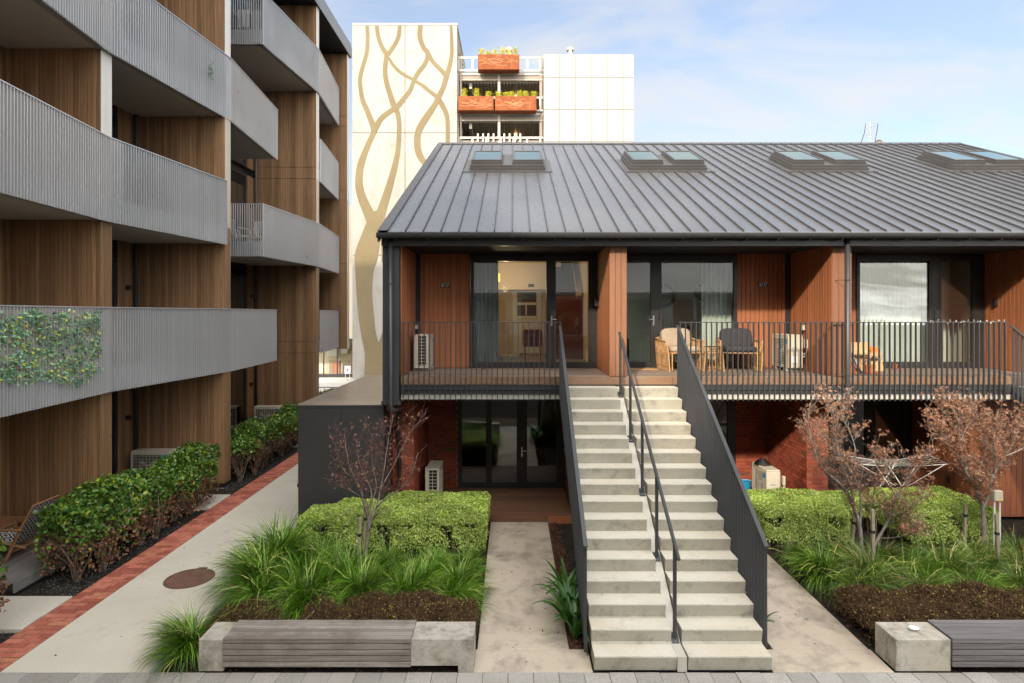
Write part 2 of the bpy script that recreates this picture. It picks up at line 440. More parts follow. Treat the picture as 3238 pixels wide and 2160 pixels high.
M['deck'] = m_wood('weathered_deck', (0.17,0.125,0.095), (0.26,0.20,0.155), (0.11,0.075,0.055), (1.2, 40, 40), 0.75, 0.22)
M['deck_warm'] = m_wood('oiled_deck', (0.13,0.062,0.035), (0.21,0.105,0.06), (0.075,0.036,0.022), (1.0, 34, 34), 0.5, 0.25)
M['deck_edge'] = m_wood('deck_edge_board', (0.18,0.105,0.06), (0.25,0.145,0.085), (0.12,0.07,0.045), (0.9, 30, 30), 0.65, 0.08, wear=(0.22,0.165,0.13))
M['bench_wood'] = m_wood('silvered_hardwood', (0.175,0.155,0.132), (0.31,0.28,0.242), (0.085,0.072,0.058), (0.7, 30, 30), 0.75, 0.24, wear=(0.15,0.118,0.10), bs=0.5)
M['bench_wood_dark'] = m_wood('dark_hardwood', (0.10,0.095,0.095), (0.19,0.18,0.175), (0.05,0.047,0.047), (0.9, 34, 34), 0.6, 0.2)
M['grey_deck'] = m_wood('grey_deck', (0.15,0.14,0.13), (0.22,0.21,0.195), (0.09,0.085,0.08), (30, 1.0, 30), 0.8, 0.12)

def m_laminate():
    m, t, o = new_mat('timber_laminate')
    g = N(t, 'ShaderNodeNewGeometry')
    s = N(t, 'ShaderNodeSeparateXYZ', {0: g.outputs['Position']})
    u = math_n(t, 'ADD', s.outputs[0], s.outputs[1])
    wob = noise(t, N(t, 'ShaderNodeCombineXYZ', {0: math_n(t, 'MULTIPLY', u, 3.0), 1: math_n(t, 'MULTIPLY', s.outputs[2], 0.25), 2: 0.0}).outputs[0], 1.0, 2)
    us = math_n(t, 'MULTIPLY', math_n(t, 'ADD', u, math_n(t, 'MULTIPLY', wob, 0.12)), 11.0)
    pid = math_n(t, 'FLOOR', us)
    fr = math_n(t, 'FRACT', us)
    wn = N(t, 'ShaderNodeTexWhiteNoise', {'W': pid}, noise_dimensions='1D').outputs[0]
    gv = N(t, 'ShaderNodeCombineXYZ', {0: math_n(t, 'MULTIPLY', u, 62.0), 1: math_n(t, 'MULTIPLY', s.outputs[2], 1.1), 2: math_n(t, 'MULTIPLY', pid, 3.7)}).outputs[0]
    gr = noise(t, gv, 1.0, 6, 0.65, 0.7)
    col = mixc(t, ramp(t, gr, 0.28, 0.72), (0.145,0.082,0.042), (0.40,0.228,0.115))
    col = value(t, col, ramp(t, wn, 0, 1, 0.70, 1.28))
    line = math_n(t, 'ADD', math_n(t, 'LESS_THAN', fr, 0.07), 0.0)
    col = mixc(t, math_n(t, 'MULTIPLY', line, 0.8), col, (0.05,0.028,0.014))
    kn = N(t, 'ShaderNodeTexVoronoi', {'Vector': N(t, 'ShaderNodeCombineXYZ', {0: math_n(t, 'MULTIPLY', u, 4.5), 1: math_n(t, 'MULTIPLY', s.outputs[2], 1.3), 2: 0.0}).outputs[0], 'Scale': 1.0}).outputs[0]
    col = mixc(t, ramp(t, kn, 0.02, 0.06, 0.6, 0.0), col, (0.06,0.032,0.016))
    principled(t, o, col, ramp(t, gr, 0.2, 0.8, 0.36, 0.46), 0, 0.45, bump(t, gr, 0.06, 0.003))
    return m
M['laminate'] = m_laminate()
M['laminate_pale_lit'] = varied('pale_lit_laminate', (0.55,0.45,0.34), (0.66,0.56,0.44), 1.0, 0.4, 0.45, st=(9,9,0.5), fine=0.06)  # timber laminate with bright light put into its colour
M['laminate_white_lit'] = varied('white_lit_laminate', (0.72,0.68,0.62), (0.80,0.76,0.70), 1.0, 0.4, 0.45, st=(9,9,0.4), fine=0.03)  # same laminate, painted brighter still for the top storeys

def m_roof():
    m, t, o = new_mat('standing_seam_steel')
    p = pos(t, (1.4, 1.0, 1.0))
    can = noise(t, pos(t, (2.9, 1.5, 1.5)), 0.9, 1, 0.3, 0.2)
    big = noise(t, pos(t), 0.35, 4)
    col = mixc(t, ramp(t, big, 0.3, 0.7), (0.175,0.178,0.185), (0.225,0.228,0.235))
    st = noise(t, pos(t, (6, 0.7, 0.7)), 1.0, 5, 0.6)
    rg = ramp(t, st, 0.2, 0.8, 0.22, 0.36)
    principled(t, o, col, rg, 0.6, 0.6, bump(t, can, 0.16, 0.05))
    return m
M['roof'] = m_roof()
M['seam'] = varied('seam_metal', (0.06,0.06,0.063), (0.08,0.08,0.083), 1.5, 0.4, 0.5, 0.2, fine=0.05)
M['roof_trim'] = varied('roof_trim', (0.075,0.073,0.072), (0.09,0.088,0.086), 1.5, 0.4, 0.5, 0.2, fine=0.05)
M['box_metal'] = varied('enclosure_metal', (0.035,0.034,0.034), (0.042,0.041,0.041), 1.2, 0.5, 0.4, 0, fine=0.05)
M['box_top'] = varied('enclosure_top', (0.26,0.215,0.17), (0.31,0.26,0.21), 1.0, 0.32, 0.5, 0.3, fine=0.06)

def m_glass(name, tint=(0.93, 0.96, 0.94), refl=1.15, base=0.05, gcol=(1, 1, 1)):
    m, t, o = new_mat(name)
    fr = N(t, 'ShaderNodeFresnel', {'IOR': 1.5}).outputs[0]
    fac = math_n(t, 'ADD', math_n(t, 'MULTIPLY', fr, refl), base, clamp=True)
    tr = N(t, 'ShaderNodeBsdfTransparent', {0: c4(tint)})
    wav = bump(t, noise(t, pos(t), 0.9, 2), 0.02, 0.05)
    gl = N(t, 'ShaderNodeBsdfGlossy', {'Color': c4(gcol), 'Roughness': 0.0, 'Normal': wav})
    mx = N(t, 'ShaderNodeMixShader', {0: fac, 1: tr.outputs[0], 2: gl.outputs[0]})
    t.links.new(mx.outputs[0], o.inputs[0])
    return m
M['glass'] = m_glass('window_glass')
M['glass_dark'] = m_glass('tinted_glass', (0.45, 0.50, 0.48), 2.0, 0.06)
M['skylight_glass'] = m_glass('skylight_glass', (0.35, 0.60, 0.56), 1.7, 0.12, (0.88, 1.0, 0.88))
M['clear_panel'] = m_glass('clear_panel', (0.92, 0.95, 0.97), 0.3, 0.0)

def m_emit(name, col, s):
    m, t, o = new_mat(name)
    e = N(t, 'ShaderNodeEmission', {0: c4(col), 1: s})
    t.links.new(e.outputs[0], o.inputs[0])
    return m
M['lamp_orange'] = m_emit('lit_lampshade', (1.0, 0.36, 0.05), 1.3)
M['lamp_warm'] = m_emit('lit_tube', (1.0, 0.66, 0.28), 1.6)

def m_leaf(name, c1, c2, c3=None, p3=0.0, rough=0.45, spec=0.4, trans=0.25, pw=1.2):
    m, t, o = new_mat(name)
    r_ = island(t)
    col = mixc(t, math_n(t, 'POWER', math_n(t, 'FRACT', math_n(t, 'MULTIPLY', r_, 7.31)), pw), c1, c2)
    if c3: col = mixc(t, math_n(t, 'LESS_THAN', r_, p3), col, c3)
    lf = noise(t, pos(t), 1.8, 3)
    col = value(t, col, ramp(t, lf, 0.25, 0.75, 0.66, 1.32))
    p = principled(t, o, col, rough, 0, spec)
    tl = N(t, 'ShaderNodeBsdfTranslucent', {0: col})
    mx = N(t, 'ShaderNodeMixShader', {0: trans, 1: p.outputs[0], 2: tl.outputs[0]})
    t.links.new(mx.outputs[0], o.inputs[0])
    return m
M['pitto'] = m_leaf('pale_hedge_leaf', (0.22,0.34,0.05), (0.55,0.68,0.15), (0.66,0.72,0.28), 0.18, 0.45, 0.4, 0.25, 1.0)
M['grise'] = m_leaf('glossy_hedge_leaf', (0.035,0.10,0.016), (0.15,0.27,0.032), (0.34,0.38,0.05), 0.10, 0.3, 0.5, 0.2)
M['dead_leaf'] = m_leaf('brown_hedge_leaf', (0.13,0.06,0.032), (0.30,0.155,0.085), (0.05,0.09,0.02), 0.10, 0.8, 0.2, 0.15)
M['grass'] = m_leaf('tussock_blade', (0.022,0.085,0.005), (0.24,0.46,0.03), (0.52,0.50,0.14), 0.08, 0.36, 0.5, 0.15, 1.6)
M['grass2'] = m_leaf('tussock_blade_olive', (0.03,0.085,0.010), (0.27,0.41,0.06), (0.55,0.45,0.18), 0.12, 0.38, 0.5, 0.15, 1.6)
M['maple_leaf'] = m_leaf('dry_maple_leaf', (0.24,0.11,0.06), (0.46,0.25,0.155), (0.58,0.34,0.22), 0.25, 0.75, 0.2, 0.3)
M['maple_leaf_pale'] = m_leaf('pale_maple_leaf', (0.40,0.22,0.15), (0.55,0.36,0.27), (0.34,0.15,0.08), 0.4, 0.75, 0.2, 0.3)
M['corokia'] = m_leaf('brown_ground_leaf', (0.08,0.045,0.022), (0.19,0.115,0.05), (0.33,0.30,0.06), 0.26, 0.8, 0.2, 0.15)
M['lily'] = m_leaf('strap_leaf', (0.04,0.13,0.018), (0.09,0.22,0.035), None, 0, 0.35, 0.5, 0.25)
M['ivy'] = m_leaf('artificial_leaf', (0.05,0.19,0.09), (0.34,0.52,0.30), (0.50,0.54,0.08), 0.14, 0.45, 0.4, 0.15)
M['planter_plant'] = m_leaf('planter_shrub', (0.38,0.38,0.03), (0.66,0.60,0.06), None, 0, 0.6, 0.3, 0.3)
def m_corten():
    m, t, o = new_mat('corten_steel')
    p = pos(t)
    col = mixc(t, ramp(t, noise(t, p, 2.0, 6, 0.65), 0.3, 0.7), (0.17,0.05,0.02), (0.25,0.08,0.03))
    col = mixc(t, ramp(t, noise(t, pos(t, (9, 9, 0.7)), 1.0, 5, 0.7), 0.62, 0.8, 0, 0.5), col, (0.55,0.33,0.2))
    principled(t, o, col, 0.85, 0, 0.2)
    return m
M['corten'] = m_corten()
M['scratch'] = varied('scratch_mark', (0.50,0.26,0.13), (0.62,0.36,0.2), 8, 0.9, 0.1, fine=0.1)
# ------------------------------------------------------------------ ground, paths, paving
g = MB().box(-300, 300, -200, 900, -0.5, -0.05).build('ground', M['soil'])
tag(g, kind='structure')
st = MB().box(-120, 120, 29.5, 300, -0.045, -0.012).build('street', M['asphalt']); tag(st, kind='structure')

pave = MB().box(-9.0, 9.5, 4.2, 7.388, -0.045, -0.018).build('pavement', M['joint_sand']); tag(pave, kind='structure')
pm = MB().bbox(-0.154, 0.154, -0.3, 0.3, -0.05, 0.0, 0.004).mesh('paver', M['paver'])
for i in range(-22, 28):
    for j in range(2):
        place('paver', pm, pave, (i*0.313 + 0.10 + (0.155 if j else 0), 7.085 - j*0.605, random.uniform(-0.003, 0.003)))

def slabs(name, x0, x1, ys, mat, zt=0.0, parent=None):
    root = parent or thing(name, None, None, ((x0+x1)/2, ys[0], 0), kind='structure')
    for a, b in zip(ys[:-1], ys[1:]):
        MB().bbox(x0, x1, a+0.004, b-0.004, -0.12, zt, 0.006).build('slab', mat, root)
    return root
slabs('concrete_path', -6.375, -4.46, [7.39, 12.9, 15.9, 19.6, 23.3, 29.4], M['slab'])
cp = slabs('garden_path', -0.47, 0.75, [7.90, 9.93, 12.07, 12.72], M['slab2'])
slabs('', -0.49, 1.0, [7.39, 7.90], M['slab2'], parent=cp)
rp = slabs('side_path', 3.46, 4.73, [7.90, 9.93, 12.07, 12.72], M['slab2'])
slabs('', 3.245, 4.75, [7.39, 7.90], M['slab2'], parent=rp)
slabs('entry_slab', -9.6, -6.93, [8.38, 9.37], M['slab'], 0.01)
slabs('entry_slab', -9.6, -6.93, [13.6, 14.62], M['slab'], 0.01)
slabs('entry_slab', -9.6, -6.93, [20.0, 21.2], M['slab'], 0.01)
MB().box(-4.50, -4.455, 7.36, 11.9, -0.2, 0.035).build('bed_edging', M['plinth'])
tag(bpy.data.objects['bed_edging'], 'dark timber edging between grassy bed and concrete path', 'edging')
MB().box(0.755, 0.93, 7.91, 12.7, -0.2, -0.022).build('mulch_strip', M['mulch']); tag(bpy.data.objects['mulch_strip'], kind='structure')
# brick strip
bp = thing('brick_path', None, None, (-6.64, 7, 0), kind='structure')
MB().box(-6.915, -6.38, 6.6, 29.4, -0.2, -0.006).build('bedding', M['joint_sand'], bp)
bm_full = MB().bbox(-0.1115, 0.1115, -0.0515, 0.0515, -0.06, 0, 0.004).mesh('brick', M['path_brick'])
bm_third = MB().bbox(-0.0325, 0.0325, -0.0525, 0.0525, -0.06, 0, 0.004).mesh('brick', M['path_brick'])
bm_half = MB().bbox(-0.0705, 0.0705, -0.0515, 0.0515, -0.06, 0, 0.004).mesh('brick', M['path_brick'])
rest = MB()
cnt = 0
y = 6.75; row = 0
while y < 29.3:
    x = -6.912
    ws = [(0.225, bm_full), (0.225, bm_full), (0.065, bm_third)] if row % 2 == 0 else [(0.143, bm_half), (0.225, bm_full), (0.143, bm_half)]
    if row % 3 == 2: ws = ws[::-1]
    for wd, mm in ws:
        xx = x + wd/2
        zz = random.uniform(-0.004, 0.004)
        if cnt < 300 and y > 7.15:
            o = place('brick', mm, bp, (xx + random.uniform(-.0015, .0015), y, zz), random.uniform(-0.012, 0.012), world_pos=True)
            cnt += 1
        elif y > 7.15:
            rest.box(xx-wd/2, xx+wd/2, y-0.0525, y+0.0525, -0.06, zz)
        x += wd + 0.008
    y += 0.113; row += 1
o = rest.build('far_bricks', M['path_brick'], bp); tag(o, kind='stuff')

# round cast iron cover in the path
dm = 9.85; cxm = WX(584, 9.85)
mh = thing('manhole_cover', 'round rusty iron access cover set in the concrete path', 'manhole cover', (cxm, 10.0, 0))
MB().lathe([(0.001, 0.006), (0.36, 0.006), (0.36, 0.010), (0.385, 0.010), (0.39, 0.002)], 40).build('lid', M['cover_iron'], mh, local=True)
MB().box(-0.06, 0.09, 0.36, 0.43, 0.001, 0.008).build('lug', M['cover_iron'], mh, local=True)
tr = MB()
for i in range(-9, 10):
    for j in range(-9, 10):
        x_, y_ = i*0.038, j*0.038
        if x_*x_+y_*y_ < 0.34**2 and not (abs(x_ - 0.05) < 0.13 and abs(y_ - 0.12) < 0.05):
            a = R(35 if (i+j) % 2 else -55)
            c_, s_ = math.cos(a)*0.015, math.sin(a)*0.015
            tr.prism([(x_-c_+s_*.4, y_-s_-c_*.4), (x_+c_+s_*.4, y_+s_-c_*.4), (x_+c_-s_*.4, y_+s_+c_*.4), (x_-c_-s_*.4, y_-s_+c_*.4)], 0.006, 0.012)
o = tr.build('tread_pattern', M['cover_tread'], mh, local=True); tag(o, kind='stuff')
MB().box(-0.07, 0.17, 0.075, 0.165, 0.006, 0.0095).build('name_plate', M['cover_iron'], mh, local=True)
MB().box(-0.10, -0.02, -0.15, -0.13, 0.0062, 0.0072).box(-0.12, -0.06, -0.2, -0.18, 0.0062, 0.0072).build('lifting_slot', M['black'], mh, local=True)

# ------------------------------------------------------------------ benches
def bench(x0, wa, wb, x1, wood, label):
    yf, yb, h = 7.40, 7.83, 0.40
    root = thing('bench', label, 'bench', ((x0+x1)/2, yf, 0))
    MB().bbox(x0, wa-0.002, yf, yb, 0.0, h, 0.008).build('concrete_block', M['bench_conc'], root)
    MB().prism_y([(wb+0.002, 0.075), (x1-0.19, 0.075), (x1-0.19, -0.02), (x1, -0.02), (x1, h), (wb+0.002, h)], yf, yb).build('concrete_block', M['bench_conc'], root)
    MB().box(wa-0.04, wb+0.1, yf+0.05, yb-0.01, 0.06, h-0.03).build('core', M['black'], root)
    MB().box(wa, wb + 0.3, yf+0.2, yb-0.05, -0.03, 0.059).build('footing', M['plinth'], root)
    jl = MB()
    for zz in (0.31, 0.165):
        jl.box(x0+0.005, wa-0.006, yf-0.0015, yf+0.01, zz, zz+0.006)
        if x1 is not None: jl.box(wb+0.006, x1-0.005, yf-0.0015, yf+0.01, zz, zz+0.006)
    jl.build('form_line', M['plinth'], root)
    # slats: four on the front, one nosing, five on top
    fm = MB().bbox(wa, wb, -0.022, 0.03, 0, 0.0625, 0.004).mesh('slat', wood)
    for k in range(4):
        place('slat', fm, root, (0, yf, 0.068 + k*0.0735), world_pos=True)
    nm = MB().bbox(wa, wb, -0.022, 0.02, 0, 0.036, 0.004).mesh('slat', wood)
    o = place('slat', nm, root, (0, yf, 0.361), world_pos=True);
    nm2 = MB().bbox(wa, wb, -0.022, 0.06, 0, 0.027, 0.004).mesh('slat', wood)
    o = place('slat', nm2, root, (0, yf, 0.3985), world_pos=True);
    tm = MB().bbox(wa, wb, 0, 0.0685, 0, 0.028, 0.003).mesh('slat', wood)
    for k in range(5):
        o = place('slat', tm, root, (0, yf+0.0625+k*0.0745, 0.398), world_pos=True);
    return root
bench(-3.91, -3.60, -1.265, -0.488, M['bench_wood'], 'silvery timber bench with concrete ends beside the central garden path')
bench(4.77, 5.46, 8.9, 9.2, M['bench_wood_dark'], 'dark grey timber bench on concrete block with white pebble at its end')
pb = MB()
pbl = []
for i in range(9):
    th = math.pi*i/8
    for j in range(14):
        ph = 2*math.pi*j/14
        pb.v.append((0.066*math.sin(th)*math.cos(ph)*(1+0.18*math.cos(ph)), 0.042*math.sin(th)*math.sin(ph), 0.028*math.cos(th)))
for i in range(8):
    for j in range(14):
        pb.f.append((i*14+j, (i+1)*14+j, (i+1)*14+(j+1) % 14, i*14+(j+1) % 14))
peb = place('pebble', pb.mesh('pebble', M['white_paint'], True), None, (WX(2886, 7.62)+0.0, 7.62, 0.428), R(-15))
tag(peb, 'smooth white pebble lying on the concrete bench end', 'pebble')

# ------------------------------------------------------------------ staircases
D1, TR, RI = 7.396, 0.28, 0.188
def step_mesh(wd):
    m = MB()
    c = 0.010
    prof = [(0.0, -c), (c, 0.0), (TR+0.06, 0.0), (TR+0.06, -0.186), (0.034, -0.186)]
    m.prism_x(prof, -wd/2, wd/2)
    me = m.mesh('step', [M['step'], M['riser']])
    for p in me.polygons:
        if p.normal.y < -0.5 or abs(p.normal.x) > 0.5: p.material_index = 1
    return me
def flight(x0, x1, label):
    root = thing('staircase', label, 'stairs', ((x0+x1)/2, D1, 0))
    sm = step_mesh(x1-x0)
    for i in range(16):
        place('step', sm, root, (0, i*TR, (i+1)*RI))
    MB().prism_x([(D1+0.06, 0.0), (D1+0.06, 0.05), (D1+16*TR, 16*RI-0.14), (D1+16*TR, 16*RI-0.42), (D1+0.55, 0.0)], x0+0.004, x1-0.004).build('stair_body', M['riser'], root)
    return root
fl = flight(1.02, 2.05, 'left concrete stair flight with screen balustrade and centre handrail')
fr_ = flight(2.19, 3.228, 'right concrete stair flight with dark barred balustrade on its right')
MB().prism_x([(D1-0.002, 0.0), (D1-0.002, 0.186), (D1+0.28, 0.19), (11.87, 3.0), (11.87, 2.58), (D1+0.55, 0.0)], 2.052, 2.168).build('stringer', M['nib'], fl)

def balustrade(root, X, side):
    zr = lambda d: 1.45 + (d-7.7)*0.663
    b = MB()
    b.prism_x([(7.68, zr(7.68)), (11.87, zr(11.87)), (11.87, zr(11.87)+0.014), (7.68, zr(7.68)+0.014)], X-0.028, X+0.028)
    b.prism_x([(7.68, zr(7.68)-0.022), (11.87, zr(11.87)-0.022), (11.87, zr(11.87)-0.0005), (7.68, zr(7.68)-0.0005)], X-0.015, X+0.015)
    b.build('handrail', M['charcoal'], root)
    bm = MB().box(-0.019, 0.019, -0.006, 0.006, -1.40, -0.024).mesh('bar', M['charcoal'])
    for k in range(42):
        d = 7.72 + k*0.0995
        place('bar', bm, root, (X, d, zr(d)), world_pos=True)
    s_ = -0.032*side
    MB().prism_x([(7.74, 0.0), (7.74, 0.16), (11.87, 2.93), (11.87, 2.72), (7.80, 0.0)], X+s_-0.005, X+s_+0.005).build('stringer_plate', M['charcoal'], root)
f3 = flight(10.02, 11.05, 'concrete stair flight just beyond the right edge of the frame')
balustrade(f3, 9.945, -1)
balustrade(fl, 0.945, -1)
balustrade(fr_, 3.285, 1)
zc = lambda d: 1.33 + (d-7.55)*0.655
MB().tube([(2.11, 7.55, zc(7.55)), (2.11, 11.75, zc(11.75))], 0.026, 10).build('handrail', M['charcoal'], fl)
for d in (7.74, 8.71, 9.68, 10.66, 11.64):
    zb = 0.225 + (d-7.74)*0.676
    p = MB().bbox(2.088, 2.132, d-0.02, d+0.02, zb, zc(d)-0.015, 0.003).build('post', M['charcoal'], fl)
    MB().prism_x([(d-0.06, zb-0.03), (d+0.06, zb+0.05), (d+0.06, zb+0.058), (d-0.06, zb-0.02)], 2.062, 2.158).build('base_plate', M['charcoal'], p)
    MB().tube([(2.11, d-0.045, zb-0.02), (2.11, d-0.045, zb-0.004)], 0.011, 8).build('bolt', M['steel'], p)

# ------------------------------------------------------------------ dark enclosure at the end of the terrace
enc = thing('metal_enclosure', 'long low dark metal enclosure against the terrace end wall', 'enclosure', (-3.46, 12.0, 0))
MB().box(-4.33, -2.605, 12.0, 17.6, -0.03, 2.60).build('shell', M['box_metal'], enc)
for k in range(8):
    MB().bbox(-4.345, -2.60, 11.985+k*0.705, 11.985+(k+1)*0.705-0.006, 2.603, 2.625, 0.004).build('roof_panel', M['box_top'], enc)
MB().box(-4.347, -4.331, 11.99, 12.03, 0.95, 1.02).build('hinge', M['black'], enc)
for xa, xb in ((-4.325, -3.475), (-3.465, -2.61)):
    MB().bbox(xa, xb, 11.988, 11.999, 0.0, 2.555, 0.003).build('front_panel', M['box_metal'], enc)
MB().box(-4.35, -2.598, 11.980, 11.9985, 2.56, 2.602).build('edge_trim', M['box_metal'], enc)
# ------------------------------------------------------------------ terrace house
TH = thing('terrace_house', 'two storey terrace with dark standing seam roof, cedar recesses and brick base', 'house', (6.5, 12, 0))
EV_Y, EV_Z, RG_Y, RG_Z = 11.6, 6.05, 20.9, 10.42
SL = (RG_Z-EV_Z)/(RG_Y-EV_Y); ALP = math.atan(SL); CA = math.cos(ALP); SA = math.sin(ALP)
RX0, RX1 = -2.60, 15.72
def rz(y): return EV_Z + (y-EV_Y)*SL
roof = MB().prism_x([(EV_Y, EV_Z-0.06), (RG_Y, RG_Z-0.06), (30.2, EV_Z-0.06), (30.2, EV_Z-0.2), (RG_Y, RG_Z-0.25), (EV_Y, EV_Z-0.13)], RX0+0.02, RX1-0.02).build('roof', M['roof_trim'], TH)
PIT = 0.347
ribs_x = [-2.437 + k*PIT for k in range(53)]
pan = MB().prism_x([(EV_Y-0.02, EV_Z-0.025), (RG_Y, RG_Z-0.025), (RG_Y, RG_Z), (EV_Y-0.02, EV_Z)], 0.004, PIT-0.004).mesh('roof_pan', M['roof'])
for x in ribs_x[:-1]:
    place('roof_pan', pan, roof, (x, 0, 0), world_pos=True)
SKC = [-0.15 + 4.53*k for k in range(4)]
YF0, YF1 = 16.55, 18.25
def rib_mesh(y0, y1):
    h = 0.048
    m = MB().prism_x([(y0, rz(y0)-0.004), (y1, rz(y1)-0.004), (y1-h*SA, rz(y1)+h*CA), (y0-h*SA, rz(y0)+h*CA)], -0.009, 0.009)
    return m.mesh('standing_seam', M['seam'])
full_rib, lo_rib, hi_rib = rib_mesh(EV_Y-0.01, RG_Y-0.1), rib_mesh(EV_Y-0.01, YF0+0.02), rib_mesh(YF1, RG_Y-0.1)
for x in ribs_x:
    if any(abs(x-c) < 1.22 for c in SKC):
        place('standing_seam', lo_rib, roof, (x, 0, 0), world_pos=True); place('standing_seam', hi_rib, roof, (x, 0, 0), world_pos=True)
    else:
        place('standing_seam', full_rib, roof, (x, 0, 0), world_pos=True)
MB().prism_x([(RG_Y-0.16, rz(RG_Y-0.16)+0.035), (RG_Y, RG_Z+0.05), (RG_Y+0.16, rz(RG_Y-0.16)+0.035), (RG_Y+0.16, rz(RG_Y-0.16)+0.02), (RG_Y-0.16, rz(RG_Y-0.16)+0.02)], RX0-0.01, RX1+0.01).build('ridge_cap', M['roof_trim'], roof)
for xa, xb in ((RX0-0.03, RX0+0.15), (RX1-0.15, RX1+0.03)):
    MB().prism_x([(EV_Y-0.03, EV_Z+0.018), (RG_Y-0.165, rz(RG_Y-0.165)+0.018), (RG_Y-0.165, rz(RG_Y-0.165)+0.03), (EV_Y-0.03, EV_Z+0.03)], xa, xb).build('verge_flashing', M['roof_trim'], roof)
    MB().prism_x([(EV_Y-0.03, EV_Z-0.2), (RG_Y, RG_Z-0.2), (RG_Y, RG_Z+0.016), (EV_Y-0.03, EV_Z+0.016)], xa if xa < 0 else xb-0.03, xa+0.03 if xa < 0 else xb).build('barge_board', M['roof_trim'], roof)
rv = MB()
for k in range(26):
    yy = EV_Y + 0.2 + k*0.36
    rv.lathe([(0.012, 0.0), (0.010, 0.008), (0.001, 0.010)], 6, (RX0+0.11, yy, rz(yy)+0.030))
o = rv.build('rivets', M['charcoal'], roof); tag(o, kind='stuff')
# gutter, fascia, soffit
gp = []
for k in range(9):
    a = math.pi + math.pi*k/8
    gp.append((EV_Y-0.055+0.072*math.cos(a), EV_Z-0.03+0.095*math.sin(a)))
gi = [(EV_Y-0.055+0.064*math.cos(math.pi+math.pi*k/8), EV_Z-0.03+0.087*math.sin(math.pi+math.pi*k/8)) for k in range(8, -1, -1)]
gut = MB().prism_x(gp+gi, RX0-0.03, RX1+0.03).build('gutter', M['charcoal'], TH, smooth=False)
gp2 = [(EV_Y-0.055+0.077*math.cos(math.pi+math.pi*k/8), EV_Z-0.03+0.100*math.sin(math.pi+math.pi*k/8)) for k in range(9)]
brk = MB().prism_x(gp2, -0.015, 0.015).box(-0.01, 0.01, EV_Y-0.05, EV_Y+0.12, EV_Z-0.15, EV_Z-0.128).mesh('bracket', M['charcoal'])
for k in range(30):
    place('bracket', brk, gut, (-2.27 + k*0.62, 0, 0), world_pos=True)
MB().box(RX0-0.035, RX0-0.0305, EV_Y-0.13, EV_Y+0.02, EV_Z-0.128, EV_Z-0.03).build('end_cap', M['charcoal'], gut)
MB().box(-2.592, RX1, 11.75, 11.80, 5.795, 6.02).build('fascia', M['charcoal'], TH)
MB().box(-2.24, RX1, 11.80, 13.86, 5.835, 5.88).build('soffit', M['soffit_dark'], TH)
for x in (-1.2, 0.7, 3.4, 5.4, 7.6, 9.6):
    MB().lathe([(0.001, -0.004), (0.035, -0.004), (0.05, -0.003), (0.052, 0.001)], 16, (x, 12.55, 5.835)).build('downlight', M['black'], TH)

# end wall and party walls
MB().box(-2.59, -2.262, 11.84, 29.6, 2.72, 5.94).prism_x([(11.9, 5.95), (29.6, 5.95), (20.9, 10.15)], -2.59, -2.262).build('end_wall', M['charcoal'], TH)
MB().box(-2.615, -2.225, 11.825, 12.0, 2.64, 2.715).build('base_flashing', M['charcoal'], TH)
MB().box(15.3, 15.62, 11.9, 29.6, 0, 5.94).prism_x([(11.9, 5.95), (29.6, 5.95), (20.9, 10.15)], 15.3, 15.6).build('end_wall', M['charcoal'], TH)
MB().box(-2.2, 15.3, 29.2, 29.6, 0, 5.9).build('rear_wall', M['opp_wall'], TH)
BW, BH = 0.1045, 2.64
board = MB().bbox(-BW/2+0.002, BW/2-0.002, -0.02, 0, 0, BH, 0.005).mesh('siding_board', M['cedar'])
def board_row(x0, x1, y, z0=3.20, mesh=board, w=BW):
    n = max(1, int(round((x1-x0)/w)))
    for k in range(n):
        o = place('siding_board', mesh, TH, (x0+w*(k+0.5), y, z0), world_pos=True)
        o.scale.x = (x1-x0)/(n*w)
def board_col(x, y0, y1, face, z0=3.20, mesh=board):
    n = int(round((y1-y0)/BW))
    for k in range(n):
        o = place('siding_board', mesh, TH, (x, y0+BW*(k+0.5), z0), R(90)*(1 if face > 0 else -1), world_pos=True)
        o.scale.x = (y1-y0)/(n*BW)
for xa, xb in ((1.965, 2.274), (6.44, 6.79), (10.92, 11.27)):
    MB().box(xa, xb, 11.96, 13.88, 3.19, 5.834).build('party_wall', M['frame'], TH)
    n = 3
    w = (xb-xa+0.04)/n
    fm = MB().bbox(-w/2+0.002, w/2-0.002, -0.02, 0, 0, BH, 0.005).mesh('siding_board', M['cedar_front'])
    for k in range(n):
        place('siding_board', fm, TH, (xa-0.02+w*(k+0.5), 11.958, 3.195), world_pos=True)
board_col(-2.262+0.002, 11.98, 13.72, 1)
board_col(1.965-0.0, 11.962, 13.72, -1)
board_col(6.44, 11.962, 13.72, -1)
board_col(10.92, 11.962, 13.72, -1)
board_row(-2.145, -0.975, 13.78)
board_row(5.19, 6.30, 13.78)
board_row(6.83, 7.94, 13.78)
for xa, xb in ((-2.24, -2.15), (6.305, 6.415)):
    MB().box(xa, xb, 13.74, 13.80, 3.19, 5.834).build('corner_trim', M['frame'], TH)
MB().box(-2.26, 11.0, 13.802, 13.86, 5.72, 5.833).build('head_flashing', M['frame'], TH)
# backing walls behind siding
for xa, xb in ((-2.24, -0.98), (5.19, 6.43), (6.82, 7.95)):
    MB().box(xa, xb, 13.782, 13.90, 3.1, 5.72).build('wall', M['frame'], TH)

